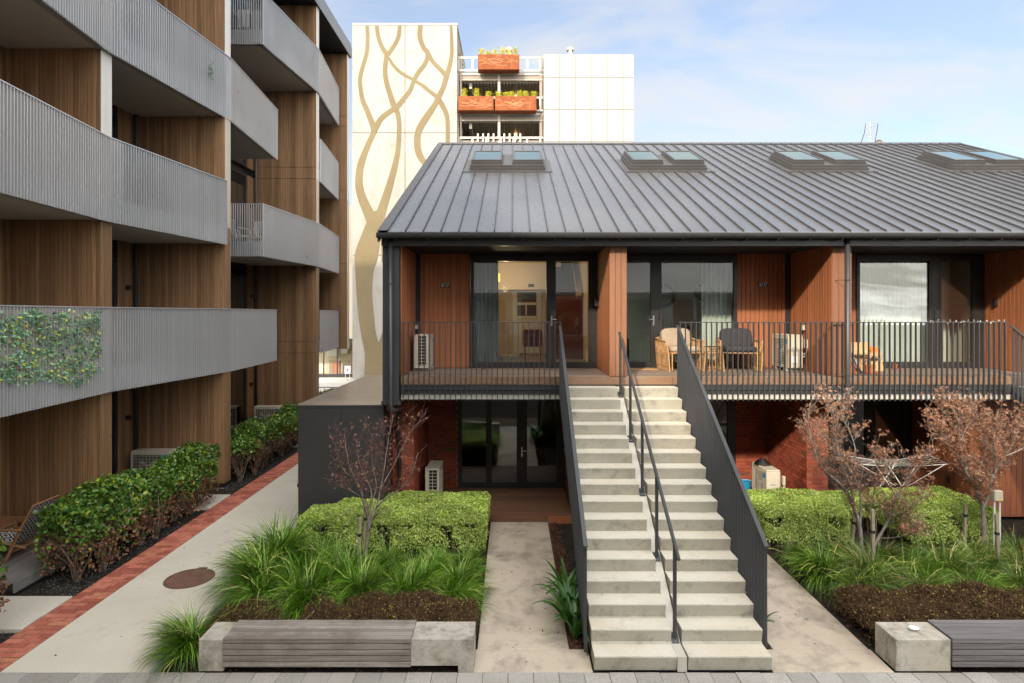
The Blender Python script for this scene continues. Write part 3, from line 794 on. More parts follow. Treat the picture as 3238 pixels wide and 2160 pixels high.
def door_set(x0, x1, z0, z1, y, panes, handle=None, gl='glass', top=0.15, bot=0.14, dp=0.09):
    f = MB()
    f.box(x0, x1, y, y+dp, z1-top, z1).box(x0, x1, y, y+dp, z0, z0+bot)
    e = x0
    for a, b in panes + [(x1, None)]:
        f.box(e, a, y+0.001, y+dp-0.001, z0+bot-0.0005, z1-top+0.0005)
        e = b
    d = f.build('door', M['frame'], TH)
    bead = MB()
    for a, b in panes:
        MB().box(a-0.004, b+0.004, y+0.04, y+0.052, z0+bot-0.004, z1-top+0.004).build('pane', M[gl], d)
        for q in ((a-0.05, a-0.042), (b+0.042, b+0.05)):
            bead.box(q[0], q[1], y-0.006, y+0.0005, z0+0.05, z1-0.06)
        bead.box(a-0.05, b+0.05, y-0.006, y+0.0005, z1-0.06, z1-0.052).box(a-0.05, b+0.05, y-0.006, y+0.0005, z0+0.042, z0+0.05)
    bead.build('sash_edge', M['frame'], d)
    return d
def lever(d, x, y, z, dirx):
    MB().bbox(x-0.018, x+0.018, y-0.012, y, z-0.15, z+0.09, 0.004).tube([(x, y-0.01, z), (x, y-0.05, z), (x+dirx*0.12, y-0.05, z)], 0.009, 8).build('handle', M['steel'], d)
def pull(d, x, y, z):
    MB().tube([(x, y, z+0.1), (x, y-0.04, z+0.085), (x, y-0.04, z-0.085), (x, y, z-0.1)], 0.012, 8).build('handle', M['black'], d)
dA = door_set(-0.97, 1.94, 3.20, 5.815, 13.72, [(-0.896, 0.78), (0.997, 1.75)]); lever(dA, 0.90, 13.714, 4.32, 1); pull(dA, 0.835, 13.714, 4.42)
dB = door_set(2.30, 5.185, 3.20, 5.815, 13.72, [(2.42, 3.19), (3.44, 5.11)]); lever(dB, 3.25, 13.714, 4.32, -1); pull(dB, 3.38, 13.714, 4.42)
dC = door_set(7.945, 10.88, 3.20, 5.815, 13.72, [(8.02, 9.62), (9.90, 10.63)]); pull(dC, 9.72, 13.714, 4.42)
# deck: boards, edge board, channel, slab
dk = MB().box(-2.24, 11.3, 11.95, 13.74, 3.02, 3.168).build('deck', M['black'], TH)
for xa, xb in ((-2.238, 1.95), (2.29, 6.43), (6.80, 10.91)):
    for k in range(19):
        yb = 11.905 + k*0.0955
        if yb < 11.99 and k > 0: continue
    dm_ = MB().bbox(xa, xb, 0, 0.090, -0.026, 0, 0.004).mesh('deck_board', M['deck'])
    for k in range(19):
        place('deck_board', dm_, dk, (0, 11.925+k*0.0955, 3.196), world_pos=True)
xs = [-2.24, -0.35, 1.0, 3.2, 5.1, 7.4, 9.9, 11.3]
for a, b in zip(xs[:-1], xs[1:]):
    MB().bbox(a+0.002, b-0.002, 11.882, 11.922, 3.035, 3.190, 0.004).build('edge_board', M['deck_edge'], dk)
MB().box(-2.24, 11.3, 11.895, 11.925, 2.853, 3.030).build('steel_channel', M['charcoal'], TH)
MB().box(-2.24, 11.6, 11.93, 14.95, 2.735, 3.015).build('floor_slab', M['slab_edge'], TH)
MB().box(-2.2, 15.2, 14.96, 29.1, 2.6, 3.0).build('floor_slab', M['opp_wall'], TH)
# deck railings
bal = MB().box(-0.0085, 0.0085, -0.022, 0.022, 2.715, 4.272).mesh('baluster', M['charcoal'])
def railing(xa, xb):
    r_ = MB().bbox(xa, xb, 11.822, 11.868, 4.272, 4.290, 0.003).build('railing', M['charcoal'], TH)
    x = xa+0.04
    while x < xb:
        place('baluster', bal, r_, (x, 11.845, 0), world_pos=True); x += 0.1043
    MB().box(xa, xb, 11.8685, 11.8945, 2.93, 2.96).build('bottom_rail', M['charcoal'], r_)
railing(-2.22, 0.965); railing(3.30, 9.87)
# downpipes
def downpipe(pts, r_=0.043, brackets=()):
    d = MB().tube(pts, r_, 14).build('downpipe', M['charcoal'], TH, smooth=True)
    for (x, y, z) in brackets:
        MB().lathe([(r_+0.001, -0.012), (r_+0.007, -0.012), (r_+0.007, 0.012), (r_+0.001, 0.012)], 14, (x, y, z)).build('clip', M['charcoal'], d)
    for p in pts[1:-1]:
        pass
    return d
downpipe([(-2.41, 11.73, 5.93), (-2.41, 11.73, 2.68), (-2.405, 11.735, 2.60), (-2.38, 11.76, 2.55), (-2.36, 11.86, 2.53), (-2.40, 12.5, 2.50), (-2.42, 12.65, 2.47), (-2.425, 12.70, 2.40), (-2.425, 12.70, -0.03)], 0.043, ((-2.41, 11.73, 5.05), (-2.41, 11.73, 3.26), (-2.425, 12.70, 2.25)))
downpipe([(6.61, 11.73, 5.93), (6.61, 11.73, 2.70), (6.615, 11.74, 2.62), (6.63, 11.80, 2.575), (6.68, 11.92, 2.56), (6.95, 12.5, 2.53), (7.0, 12.64, 2.50), (7.02, 12.70, 2.42), (7.02, 12.70, -0.03)], 0.045, ((6.61, 11.73, 5.12), (6.61, 11.73, 3.25), (7.02, 12.70, 2.3)))
for z in (5.12, 3.25):
    MB().tube([(6.57, 11.74, z), (6.50, 11.80, z), (6.47, 11.93, z)], 0.007, 6).build('pipe_bracket', M['charcoal'], TH)

# ground floor: brick
bw, bh, bt = 0.228, 0.076, 0.05
bmx = MB().bbox(-bw/2, bw/2, 0, bt, 0, bh, 0.004).mesh('brick', M['brick'])
bmh = MB().bbox(-0.109/2, 0.109/2, 0, bt, 0, bh, 0.004).mesh('brick', M['brick'])
n_brick = [0]; bstuff = MB()
def brick_wall(core, x0, x1, y, z0, z1, axis, indiv, zlim=9):
    """axis 'x': wall face at y looking to -Y from x0 to x1; axis 'y+': face at x=y looking +X; 'y-': looking -X (x0,x1 are then y range)"""
    z = z0; r_ = 0
    while z + bh < z1:
        u = x0 if r_ % 2 == 0 else x0 - 0.119
        while u < x1 - 0.03:
            a, b = max(u, x0), min(u+bw, x1)
            if b - a > 0.05:
                w_ = b-a; c = (a+b)/2; pr = random.uniform(-0.002, 0.002)
                if indiv and n_brick[0] < 300 and z < zlim:
                    mm = bmx if w_ > 0.17 else bmh
                    full = bw if w_ > 0.17 else 0.109
                    if axis == 'x': o = place('brick', mm, core, (c, y+pr, z), world_pos=True)
                    elif axis == 'y-': o = place('brick', mm, core, (y+pr, c, z), -R(90), world_pos=True)
                    else: o = place('brick', mm, core, (y+pr, c, z), R(90), world_pos=True)
                    o.scale.x = w_/full
                    n_brick[0] += 1
                else:
                    if axis == 'x': bstuff.box(a, b, y+pr, y+bt, z, z+bh)
                    elif axis == 'y-': bstuff.box(y+pr, y+bt, a, b, z, z+bh)
                    else: bstuff.box(y-bt, y+pr, a, b, z, z+bh)
            u += bw + 0.011
        z += bh + 0.010; r_ += 1
for (xa, xb, inner) in ((-2.585, -2.126, 1), (6.335, 6.79, -1)):
    core = MB().box(xa+0.012, xb-0.012, 12.812, 15.0, -0.05, 2.73).build('brick_pier', M['mortar'], TH)
    brick_wall(core, xa, xb, 12.80, 0.0, 2.735, 'x', True)
    if inner > 0: brick_wall(core, 12.853, 14.78, xb, 0.0, 2.735, 'y+', False)
    else: brick_wall(core, 12.853, 14.78, xa, 0.0, 2.735, 'y-', True, 1.95)
for (xa, xb) in ((-2.11, -1.365), (5.56, 6.33)):
    core = MB().box(xa, xb, 14.815, 15.0, -0.05, 2.73).build('brick_wall', M['mortar'], TH)
    brick_wall(core, xa, xb, 14.80, 0.0, 2.735, 'x', False)
o = bstuff.build('bricks', M['brick'], TH); tag(o, kind='stuff')
dL = door_set(-1.36, 1.28, 0.13, 2.62, 14.78, [(-1.26, -0.66), (-0.52, 0.10), (0.36, 1.10)], gl='glass_dark', top=0.08, bot=0.13); lever(dL, 0.23, 14.774, 1.05, 1)
dL2 = door_set(3.35, 5.55, 0.13, 2.62, 14.78, [(3.45, 4.3), (4.5, 5.35)], gl='glass_dark', top=0.08, bot=0.13)
dL3 = door_set(6.9, 10.0, 0.13, 2.62, 14.78, [(8.05, 8.78), (9.02, 9.74)], gl='glass_dark', top=0.08, bot=0.13); lever(dL3, 8.92, 14.774, 1.05, 1)
for k in range(7):
    MB().bbox(9.0, 9.78, 14.90, 14.915, 0.2+k*0.345, 0.2+k*0.345+0.341, 0.002).build('roller_blind', M['blind'], dL3)
MB().box(-2.12, 6.33, 14.60, 14.779, 2.625, 2.733).build('door_head', M['frame'], TH)
# lower decks
def low_deck(x0, x1):
    core = MB().box(x0, x1, 12.76, 14.8, -0.05, 0.10).build('lower_deck', M['black'], TH)
    n = 21
    MB().bbox(x0, min(x1, 9.9), 12.722, 12.737, -0.02, 0.124, 0.002).build('deck_fascia', M['deck_warm'], core)
    for k in range(n):
        yb = 12.74 + k*0.0965
        j = random.uniform(0.35, 0.65); xm = x0+(x1-x0)*j
        for a, b in ((x0, xm), (xm, x1)):
            MB().bbox(a+0.001, b-0.001, yb, yb+0.091, 0.102, 0.128, 0.003).build('deck_board', M['deck_warm'], core)
low_deck(-2.12, 1.27); low_deck(3.36, 6.33); low_deck(6.82, 9.9)
MB().box(0.76, 1.30, 12.69, 12.720, -0.03, 0.128).build('deck_fascia', M['cedar'], TH)
# cladding beside the stair voids
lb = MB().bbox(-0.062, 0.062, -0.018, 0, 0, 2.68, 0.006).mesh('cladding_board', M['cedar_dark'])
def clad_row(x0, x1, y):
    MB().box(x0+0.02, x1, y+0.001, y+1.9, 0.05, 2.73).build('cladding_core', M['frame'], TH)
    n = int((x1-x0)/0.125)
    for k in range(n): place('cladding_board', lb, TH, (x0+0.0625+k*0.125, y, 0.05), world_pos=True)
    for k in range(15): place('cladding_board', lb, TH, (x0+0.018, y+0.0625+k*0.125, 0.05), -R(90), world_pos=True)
clad_row(9.92, 12.2, 12.9)
clad_row(1.29, 3.33, 12.95)
MB().box(10.35, 10.42, 12.862, 12.882, 1.28, 1.42).build('latch', M['black'], TH)
MB().box(9.9, 9.918, 13.5, 13.56, 0.6, 0.75).build('latch', M['black'], TH)
for x in (9.88,): pass

# ------------------------------------------------------------------ rooms behind the glass
def room(x0, x1, y0, y1, z0, z1, mat, floor):
    r_ = MB().box(x0, x1, y1, y1+0.1, z0, z1).box(x0-0.1, x0, y0, y1, z0, z1).box(x1, x1+0.1, y0, y1, z0, z1).box(x0, x1, y0, y1, z1, z1+0.1).build('interior_wall', mat, TH)
    MB().box(x0, x1, y0, y1, z0-0.1, z0).build('interior_floor', floor, r_)
    return r_
ra = room(-2.1, 1.93, 13.92, 18.6, 3.21, 5.95, M['wall_tan'], M['carpet'])
rb = room(2.30, 6.32, 13.92, 16.0, 3.21, 5.95, M['wall_sage'], M['blind'])
rc = room(6.85, 10.9, 13.92, 17.8, 3.21, 5.95, M['wall_sage'], M['carpet'])
rl = room(-2.1, 1.28, 15.02, 19.0, 0.12, 2.58, M['wall_sage'], M['carpet'])
rl2 = room(3.35, 6.3, 15.02, 19.0, 0.12, 2.58, M['wall_sage'], M['carpet'])
rl3 = room(6.85, 10.0, 15.02, 19.0, 0.12, 2.58, M['wall_sage'], M['carpet'])
def drape(name, x0, x1, y, z0, z1, mat, parent, waves, amp=0.035):
    n = waves*8; m = MB()
    for j, z in enumerate(np.linspace(z0, z1, 7)):
        for i in range(n+1):
            u = i/n; k = 1.0 - 0.5*(j/6.0)
            m.v.append((x0+(x1-x0)*u + 0.008*math.sin(3*u*waves+j), y + amp*k*math.sin(2*math.pi*waves*u + 0.4*math.sin(j*0.7+u*9)), z))
    for j in range(6):
        for i in range(n):
            a = j*(n+1)+i; m.f.append((a, a+1, a+n+2, a+n+1))
    return m.build(name, mat, parent, smooth=True)
drape('curtain', -0.92, -0.33, 13.99, 3.24, 5.72, M['curtain'], ra, 6)
drape('curtain', 4.45, 5.14, 13.99, 3.24, 5.72, M['sheer'], rb, 6)
drape('curtain', 7.98, 9.60, 13.99, 3.24, 5.72, M['sheer'], rc, 16, 0.02)
drape('curtain', 9.58, 9.66, 14.03, 3.24, 5.72, M['deck'], rc, 1, 0.02)
drape('curtain', 9.88, 10.66, 14.5, 3.24, 5.72, M['blind'], rc, 3, 0.01)
# room A: bulkhead, far door with window, lamp, stair
MB().box(-0.9, 1.4, 17.2, 18.6, 5.15, 5.95).build('bulkhead', M['wall_tan'], ra)
MB().box(0.0, 0.9, 18.54, 18.599, 3.22, 5.25).build('far_door', M['white_paint'], ra)
MB().box(0.14, 0.74, 18.53, 18.539, 4.28, 5.12).build('far_window', M['frame'], ra)
MB().box(0.15, 0.73, 18.515, 18.5295, 4.72, 4.80).box(0.40, 0.44, 18.515, 18.5295, 4.40, 4.718).box(0.15, 0.73, 18.515, 18.5295, 4.29, 4.38).build('window_rail', M['white_paint'], ra)
MB().box(0.45, 0.62, 17.19, 17.199, 5.22, 5.31).build('air_vent', M['black'], ra)
lp = MB().lathe([(0.09, -0.11), (0.10, -0.11), (0.10, 0.11), (0.09, 0.11), (0.09, -0.11)], 20, (-0.44, 16.0, 5.42)).tube([(-0.44, 16, 5.53), (-0.44, 16, 5.95)], 0.004, 5).build('pendant_lamp', M['lamp_orange'], ra)
pl = bpy.data.lights.new('pendant_light', 'POINT'); pl.energy = 16; pl.color = (1.0, 0.72, 0.42); pl.shadow_soft_size = 0.08
plo = bpy.data.objects.new('pendant_light', pl); COL.objects.link(plo); plo.parent = TH; plo.location = Vector((-0.2, 16.0, 5.1)) - wloc(TH)
for k in range(6):
    MB().bbox(1.10, 1.72, 16.2+k*0.24, 16.46+k*0.24, 4.95+k*0.17, 5.11+k*0.17, 0.004).build('stair_tread', M['cushion_grey'], ra)
MB().box(1.05, 1.92, 16.19, 16.195, 3.22, 4.94).build('stair_panel', M['maroon'], ra)
MB().prism_x([(16.1, 4.9), (17.8, 6.1), (17.8, 6.2), (16.1, 5.05)], 1.73, 1.76).build('stair_string', M['wall_tan'], ra)
MB().bbox(0.25, 0.75, 14.9, 15.5, 3.62, 4.05, 0.04).box(0.30, 0.33, 14.95, 14.98, 3.215, 3.62).box(0.68, 0.71, 14.95, 14.98, 3.215, 3.62).build('armchair', M['maroon'], ra)
MB().bbox(-0.35, 0.2, 14.6, 15.3, 3.215, 3.42, 0.03).build('floor_cushion', M['cushion_beige'], ra)
# room B: round mirror, dark disc, dark furniture
tm = MB()
for i in range(28):
    for j in range(10):
        a, b = 2*math.pi*i/28, 2*math.pi*j/10
        tm.v.append((4.05+(0.28+0.05*math.cos(b))*math.cos(a), 15.93+0.05*math.sin(b), 4.93+(0.28+0.05*math.cos(b))*math.sin(a)))
for i in range(28):
    for j in range(10):
        tm.f.append((i*10+j, ((i+1) % 28)*10+j, ((i+1) % 28)*10+(j+1) % 10, i*10+(j+1) % 10))
tm.build('round_mirror', M['black'], rb, smooth=True)
MB().tube([(5.1, 15.93, 5.02), (5.1, 15.97, 5.02)], 0.22, 26).build('wall_disc', M['black'], rb)
MB().box(2.75, 3.0, 15.98, 15.995, 5.1, 5.6).build('wall_print', M['cushion_grey'], rb)
MB().box(2.4, 2.95, 15.96, 15.995, 3.22, 5.0).build('inner_door', M['white_paint'], rb)
ck = MB().tube([(3.9, 15.2, 3.22), (4.6, 15.4, 4.15)], 0.012, 6).tube([(4.6, 15.2, 3.22), (3.9, 15.4, 4.15)], 0.012, 6)
for k in range(6): ck.tube([(3.8, 15.1+k*0.08, 4.15), (4.75, 15.1+k*0.08, 4.15)], 0.006, 5)
ck.build('airer', M['steel'], rb)
MB().bbox(4.0, 4.25, 15.18, 15.22, 3.75, 4.17, 0.01).build('washing', M['white_paint'], rb)
MB().bbox(4.35, 4.6, 15.26, 15.30, 3.8, 4.17, 0.01).build('washing', M['maroon'], rb)
MB().bbox(2.45, 2.85, 14.5, 14.9, 3.22, 3.85, 0.03).build('stool', M['black'], rb)

# numbers beside the doors
def number_plate(txt, x, y, z, mat_t):
    cu = bpy.data.curves.new('house_number', 'FONT'); cu.body = txt; cu.size = 0.125; cu.extrude = 0.002; cu.align_x = 'CENTER'; cu.align_y = 'CENTER'
    tmp = bpy.data.objects.new('tmp_text', cu); COL.objects.link(tmp)
    dg = bpy.context.evaluated_depsgraph_get()
    me = bpy.data.meshes.new_from_object(tmp.evaluated_get(dg)); me.name = 'house_number'
    bpy.data.objects.remove(tmp)
    me.materials.clear(); me.materials.append(mat_t)
    pl_ = MB().bbox(x-0.105, x+0.105, y-0.012, y, z-0.05, z+0.05, 0.002).build('number_plate', M['black'], TH)
    o = place('house_number', me, pl_, (x, y-0.0145, z), world_pos=True, rot=(R(90), 0, 0))
    o.scale = (0.62, 1, 1)
number_plate('8/137', -1.56, 13.758, 5.105, M['white_paint'])
number_plate('6/137', 5.79, 13.758, 5.12, M['white_paint'])
# small fittings
MB().bbox(-2.235, -2.175, 13.60, 13.66, 4.10, 4.20, 0.004).build('isolator_switch', M['hp_beige'], TH)
MB().bbox(6.35, 6.417, 13.0, 13.10, 4.09, 4.20, 0.004).build('isolator_switch', M['hp_beige'], TH)
MB().bbox(10.84, 10.897, 13.35, 13.43, 4.62, 4.80, 0.004).build('wall_light', M['black'], TH)
MB().bbox(1.86, 1.942, 13.45, 13.53, 4.62, 4.82, 0.004).build('wall_light', M['black'], TH)
MB().box(2.35, 3.25, 13.25, 13.65, 3.198, 3.212).build('door_mat', M['rattan'], None); tag(bpy.data.objects['door_mat'], 'coir door mat in front of the door next to 6/137', 'door mat')

# skylights
def skylight_pair(cx):
    base = Vector((cx, YF0, rz(YF0)))
    def sub(mb, name, mat, parent, off=(0, 0, 0)):
        me = mb.mesh(name, mat)
        return me
    ap = place('skylight_flashing', MB().box(-1.26, 1.26, 0.0, 0.20, 0.002, 0.034).box(-1.26, -1.08, 0.20, 1.80, 0.004, 0.020).box(1.08, 1.26, 0.20, 1.80, 0.004, 0.020).box(-0.12, 0.12, 0.3, 1.85, 0.01, 0.08).mesh('skylight_flashing', M['roof_trim']), TH, base, world_pos=True, rot=(ALP, 0, 0))
    place('kerb', MB().box(-1.07, 1.07, 0.14, 1.86, 0.02, 0.10).box(-1.05, 1.05, 0.19, 1.82, 0.10, 0.17).mesh('kerb', M['roof_trim']), ap)
    for s in (-1, 1):
        x0, x1 = (-1.02, -0.14) if s < 0 else (0.14, 1.02)
        f = MB().box(x0, x1, 0.28, 1.76, 0.17, 0.24)
        f.box(x0+0.015, x0+0.07, 0.30, 1.74, 0.24, 0.30).box(x1-0.07, x1-0.015, 0.30, 1.74, 0.24, 0.30).box(x0+0.07, x1-0.07, 0.30, 0.37, 0.24, 0.30).box(x0+0.07, x1-0.07, 1.66, 1.74, 0.24, 0.30)
        sk = place('skylight', f.mesh('skylight', M['roof_trim']), TH, base, world_pos=True, rot=(ALP, 0, 0))
        place('pane', MB().box(x0+0.072, x1-0.072, 0.372, 1.658, 0.265, 0.288).mesh('pane', M['skylight_glass']), sk)
        place('blind', MB().box(x0+0.072, x1-0.072, 0.372, 1.658, 0.242, 0.25).mesh('blind', M['sheer']), sk)
for c in SKC: skylight_pair(c)

# aerial and dish on the ridge
ae = thing('tv_aerial', 'spiky TV aerial on a thin mast above the roof ridge', 'aerial', (WX(2768, 20.9)+0.05, 21.3, RG_Z-0.1))
MB().tube([(0, 0, 0), (0, 0, 0.95)], 0.018, 6).build('mast', M['cream_steel'], ae, local=True)
e = MB()
for k in range(5):
    z = 0.42+k*0.12
    e.tube([(-0.02, -0.05, z), (0.02, -0.3, z)], 0.006, 4)
    for s in (-1, 1): e.tube([(0, -0.05-0.05*k, z), (s*0.20, -0.05, z+0.03)], 0.005, 4); e.tube([(0, -0.05, z), (s*0.20, -0.05, z-0.03)], 0.005, 4)
e.build('elements', M['cream_steel'], ae, local=True)
for s in (-1, 1):
    MB().tube([(s*0.25-0.06, 0.02, 0.26), (s*0.22+0.02, 0, 0.6), (s*0.22+0.08, 0.02, 0.94)], 0.014, 5).build('reflector', M['charcoal'], ae, local=True)
dsh = thing('satellite_dish', 'cream satellite dish just behind the roof ridge', 'dish', (WX(2782, 21.2), 21.4, RG_Z-0.15))
MB().lathe([(0.001, 0.0), (0.12, 0.012), (0.22, 0.05), (0.27, 0.09), (0.275, 0.09), (0.22, 0.04), (0.001, -0.01)], 24).build('reflector', M['cream_steel'], dsh, local=True).rotation_euler = (R(100), 0, R(20))
dsh.children[0].location = (0, 0, 0.16)
MB().tube([(0, 0.05, -0.05), (0, 0.05, 0.15)], 0.02, 6).build('mast', M['cream_steel'], dsh, local=True)
MB().tube([(0, -0.02, 0.0), (0.02, -0.28, 0.1)], 0.01, 5).bbox(-0.02, 0.05, -0.33, -0.27, 0.08, 0.15, 0.01).build('receiver_arm', M['cream_steel'], dsh, local=True)
# ------------------------------------------------------------------ apartment building on the left
AB = thing('apartment_building', 'timber clad apartment building with slatted grey balconies on the left', 'building', (-8.5, 12, 0))
LV = [2.98, 6.24, 9.50, 12.77]                     # slab soffits
ZTOP = 16.0
XB = -9.65
# fins: (right x, left x, near y, far y)
FINS = [(-7.83, -12.6, 11.30, 11.62), (-7.37, XB, 15.22, 15.54), (-7.35, XB, 22.25, 22.58), (-7.35, XB, 26.40, 26.76)]
def panel_box(x0, x1, y0, y1, z0, z1, parent, mat='laminate'):
    return MB().bbox(x0, x1, y0, y1, z0, z1, 0.003).build('panel', M[mat], parent)
def seams():
    zs = [0.10]
    for s in LV: zs += [s, s+0.43]
    return zs + [ZTOP-0.005]
for fi, (xr, xl, ya, yb) in enumerate(FINS):
    zb0 = 2.90 if fi == 3 else 0.0
    fin = MB().box(xl+0.02, xr-0.016, ya+0.016, yb-0.016, zb0, ZTOP+0.1).build('fin_wall', M['frame'], AB)
    zs = seams() if fi < 3 else [2.88]+seams()[2:]
    if fi < 3: MB().box(xr-1.0, xr-0.03, ya+0.03, yb-0.03, -0.1, 0.098).build('footing', M['plinth'], fin)
    cols = [xl]
    x = xr
    nb = 2 if fi else 4
    wds = [xr-(xr-xl)*k/nb for k in range(nb+1)]
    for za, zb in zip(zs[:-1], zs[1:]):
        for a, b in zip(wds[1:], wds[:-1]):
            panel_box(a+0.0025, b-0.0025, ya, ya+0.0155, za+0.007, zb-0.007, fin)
        panel_box(xr-0.0155, xr, ya+0.016, yb-0.001, za+0.003, zb-0.003, fin, 'laminate' if za < 6.5 and fi < 3 else ('laminate_pale_lit' if za < 6.8 and fi else 'laminate_white_lit'))  # upper end panels painted paler to imitate bright light on them
    rv = MB()
    for za, zb in zip(zs[:-1], zs[1:]):
        if zb-za < 1: continue
        for k in range(6):
            zz = za+0.15+k*(zb-za-0.3)/5
            for yy in (ya+0.05, yb-0.05): rv.tube([(xr-0.001, yy, zz), (xr+0.002, yy, zz)], 0.006, 6)
    o = rv.build('rivets', M['plinth'], fin); tag(o, kind='stuff')
# main body behind the recesses, carries on past the camera
MB().box(-17.5, XB-0.16, -22.0, 26.76, 0.0, ZTOP+0.1).build('wall', M['frame'], AB)
MB().box(-17.5, XB, -22.0, 11.6, 0.0, ZTOP+0.1).build('wall', M['laminate'], AB)
# recess walls with windows, each storey
fl_z = [(0.12, 2.98), (3.24, 6.24), (6.50, 9.50), (9.76, 12.77), (13.03, 16.0)]
for (y0, y1, yw) in ((11.62, 15.22, 14.50), (15.54, 22.25, 21.55), (22.58, 26.40, 25.7)):
    for za, zb in fl_z:
        MB().bbox(XB-0.155, XB, yw+0.06, y1-0.003, za+0.01, zb-0.01, 0.003).build('panel', M['laminate'], AB)
        w = MB().box(XB-0.12, XB-0.02, yw-0.03, yw+0.055, za, zb)
        w.box(XB-0.12, XB-0.02, y0+0.01, yw-0.03, zb-0.10, zb-0.004).box(XB-0.12, XB-0.02, y0+0.01, yw-0.03, za+0.004, za+0.10)
        n = max(1, int((yw-y0)/1.25))
        for k in range(1, n): w.box(XB-0.12, XB-0.02, y0+(yw-y0)*k/n-0.035, y0+(yw-y0)*k/n+0.035, za+0.1, zb-0.1)
        w.box(XB-0.12, XB-0.02, y0+0.01, y0+0.07, za+0.1, zb-0.1)
        wo_ = w.build('window', M['frame'], AB)
        MB().box(XB-0.075, XB-0.06, y0+0.05, yw-0.01, za+0.09, zb-0.45).build('pane', M['glass_dark'], wo_)
        lv = MB()
        for k in range(6): lv.box(XB-0.10, XB-0.03, y0+0.08, yw-0.04, zb-0.44+k*0.055, zb-0.415+k*0.055)
        lv.build('louvre', M['frame'], wo_)
        MB().box(XB-0.14, XB-0.125, yw-1.6, yw-0.05, za+0.1+(0 if za < 3 else 1.0), zb-0.45).build('blind', M['sheer'] if za > 6 and za < 7 else M['curtain'], wo_)
# downpipes and wall lights in the recess corners
for (x, y) in ((XB+0.10, 15.09), (XB+0.10, 22.12)):
    MB().tube([(x, y, 0.1), (x, y, 16.0)], 0.05, 12).build('downpipe', M['charcoal'], AB, smooth=True)
for y in (14.86, 21.85):
    for z in (1.85, 5.1, 8.4):
        MB().bbox(XB, XB+0.10, y-0.05, y+0.05, z-0.05, z+0.06, 0.004).build('wall_light', M['black'], AB)
# roof overhang
rf = MB().prism([(-17.5, -22), (-7.29, -22), (-7.29, 26.82), (-17.5, 26.82)], ZTOP, ZTOP+0.06).build('roof', M['soffit_dark'], AB)
MB().box(-7.285, -7.26, -22.0, 26.85, ZTOP-0.02, ZTOP+0.42).box(-17.5, -7.286, 26.822, 26.85, ZTOP-0.02, ZTOP+0.42).build('fascia', M['fascia_metal'], rf)
for k in range(14):
    MB().bbox(-7.45, -7.275, 26.8-1.0*(k+1)+0.01, 26.8-1.0*k-0.01, ZTOP+0.425, ZTOP+0.57, 0.003).build('coping', M['fascia_metal'], rf)
MB().box(-17.5, -7.46, -22, 26.8, ZTOP+0.07, ZTOP+0.5).build('roof_deck', M['fascia_metal'], rf)

# balconies
P_LONG1 = [(-7.05, 5.4), (-7.71, 11.40), (-7.32, 15.43), (-7.56, 19.08)]
P_LONG3 = [(-7.05, 5.4), (-7.71, 11.40), (-7.32, 15.43), (-7.66, 19.42)]
P_SHORT2 = [(-7.05, 5.4), (-7.71, 11.40), (-7.27, 15.16)]
P_RET = [(-9.62, 18.27), (-7.68, 18.27), (-7.26, 22.32), (-7.63, 26.15)]
P_END = [(-7.30, 22.62), (-7.66, 26.2)]
SLH, SLP = 1.615, 0.0705
slat_m = MB().box(-0.008, 0.008, -0.044, 0.0, -0.03, SLH-0.03).mesh('slat', M['slat'])
all_slats = []
def balcony(poly, zs, ret_end=True):
    pl_ = [(p[0], p[1]) for p in poly]
    back = [(XB+0.003, pl_[-1][1]), (XB+0.003, pl_[0][1])] if pl_[0][0] > XB+0.1 else [(XB+0.003, pl_[-1][1])]
    # inset slab outline a little behind the slats
    ins = []
    for i, p in enumerate(pl_):
        ins.append((p[0]-0.075, p[1]+(0.075 if (poly is P_RET and i < 2) else 0)))
    root = MB().prism(ins+back, zs, zs+0.24).build('balcony', M['balc_conc'], AB)
    cap = MB(); up = MB(); lowp = MB(); edge = MB()
    for p0, p1 in zip(pl_[:-1], pl_[1:]):
        cap.obox(p0, p1, -0.055, 0.006, zs+SLH-0.03, zs+SLH-0.012)
        up.obox(p0, p1, -0.074, -0.062, zs+0.215, zs+0.44)
        lowp.obox(p0, p1, -0.072, -0.060, zs-0.012, zs+0.205)
        edge.obox(p0, p1, -0.20, -0.074, zs-0.014, zs-0.003)
        L = math.hypot(p1[0]-p0[0], p1[1]-p0[1]); n = int(L/SLP)
        ang = math.atan2(p1[1]-p0[1], p1[0]-p0[0])
        for k in range(n+1):
            u = (k+0.5)*SLP/L
            if u > 1: break
            q = (p0[0]+(p1[0]-p0[0])*u, p0[1]+(p1[1]-p0[1])*u)
            all_slats.append((q, zs, ang, root))
    cap.build('top_rail', M['slat'], root)
    up.build('upstand', M['slat_panel'], root)
    lowp.build('slab_fascia', M['slat_panel'], root)
    edge.build('drip_edge', M['fascia_metal'], root)
    return root
b1 = balcony(P_LONG1, LV[0])
b2 = balcony(P_SHORT2, LV[1])
b3 = balcony(P_LONG3, LV[2])
balcony(P_END, LV[0]); balcony(P_RET, LV[1]); balcony(P_END, LV[2]); balcony(P_RET, LV[3])
def vis(s):
    (x, y), z, a, r_ = s
    if y < 6.5: return 0
    px = VX + F*x/y
    if px < -30: return 0
    top = VY - F*(z+SLH-EYE)/y; bot = VY - F*(z-EYE)/y
    if bot < 0: return 0.01
    return 1.0/y
all_slats.sort(key=vis, reverse=True)
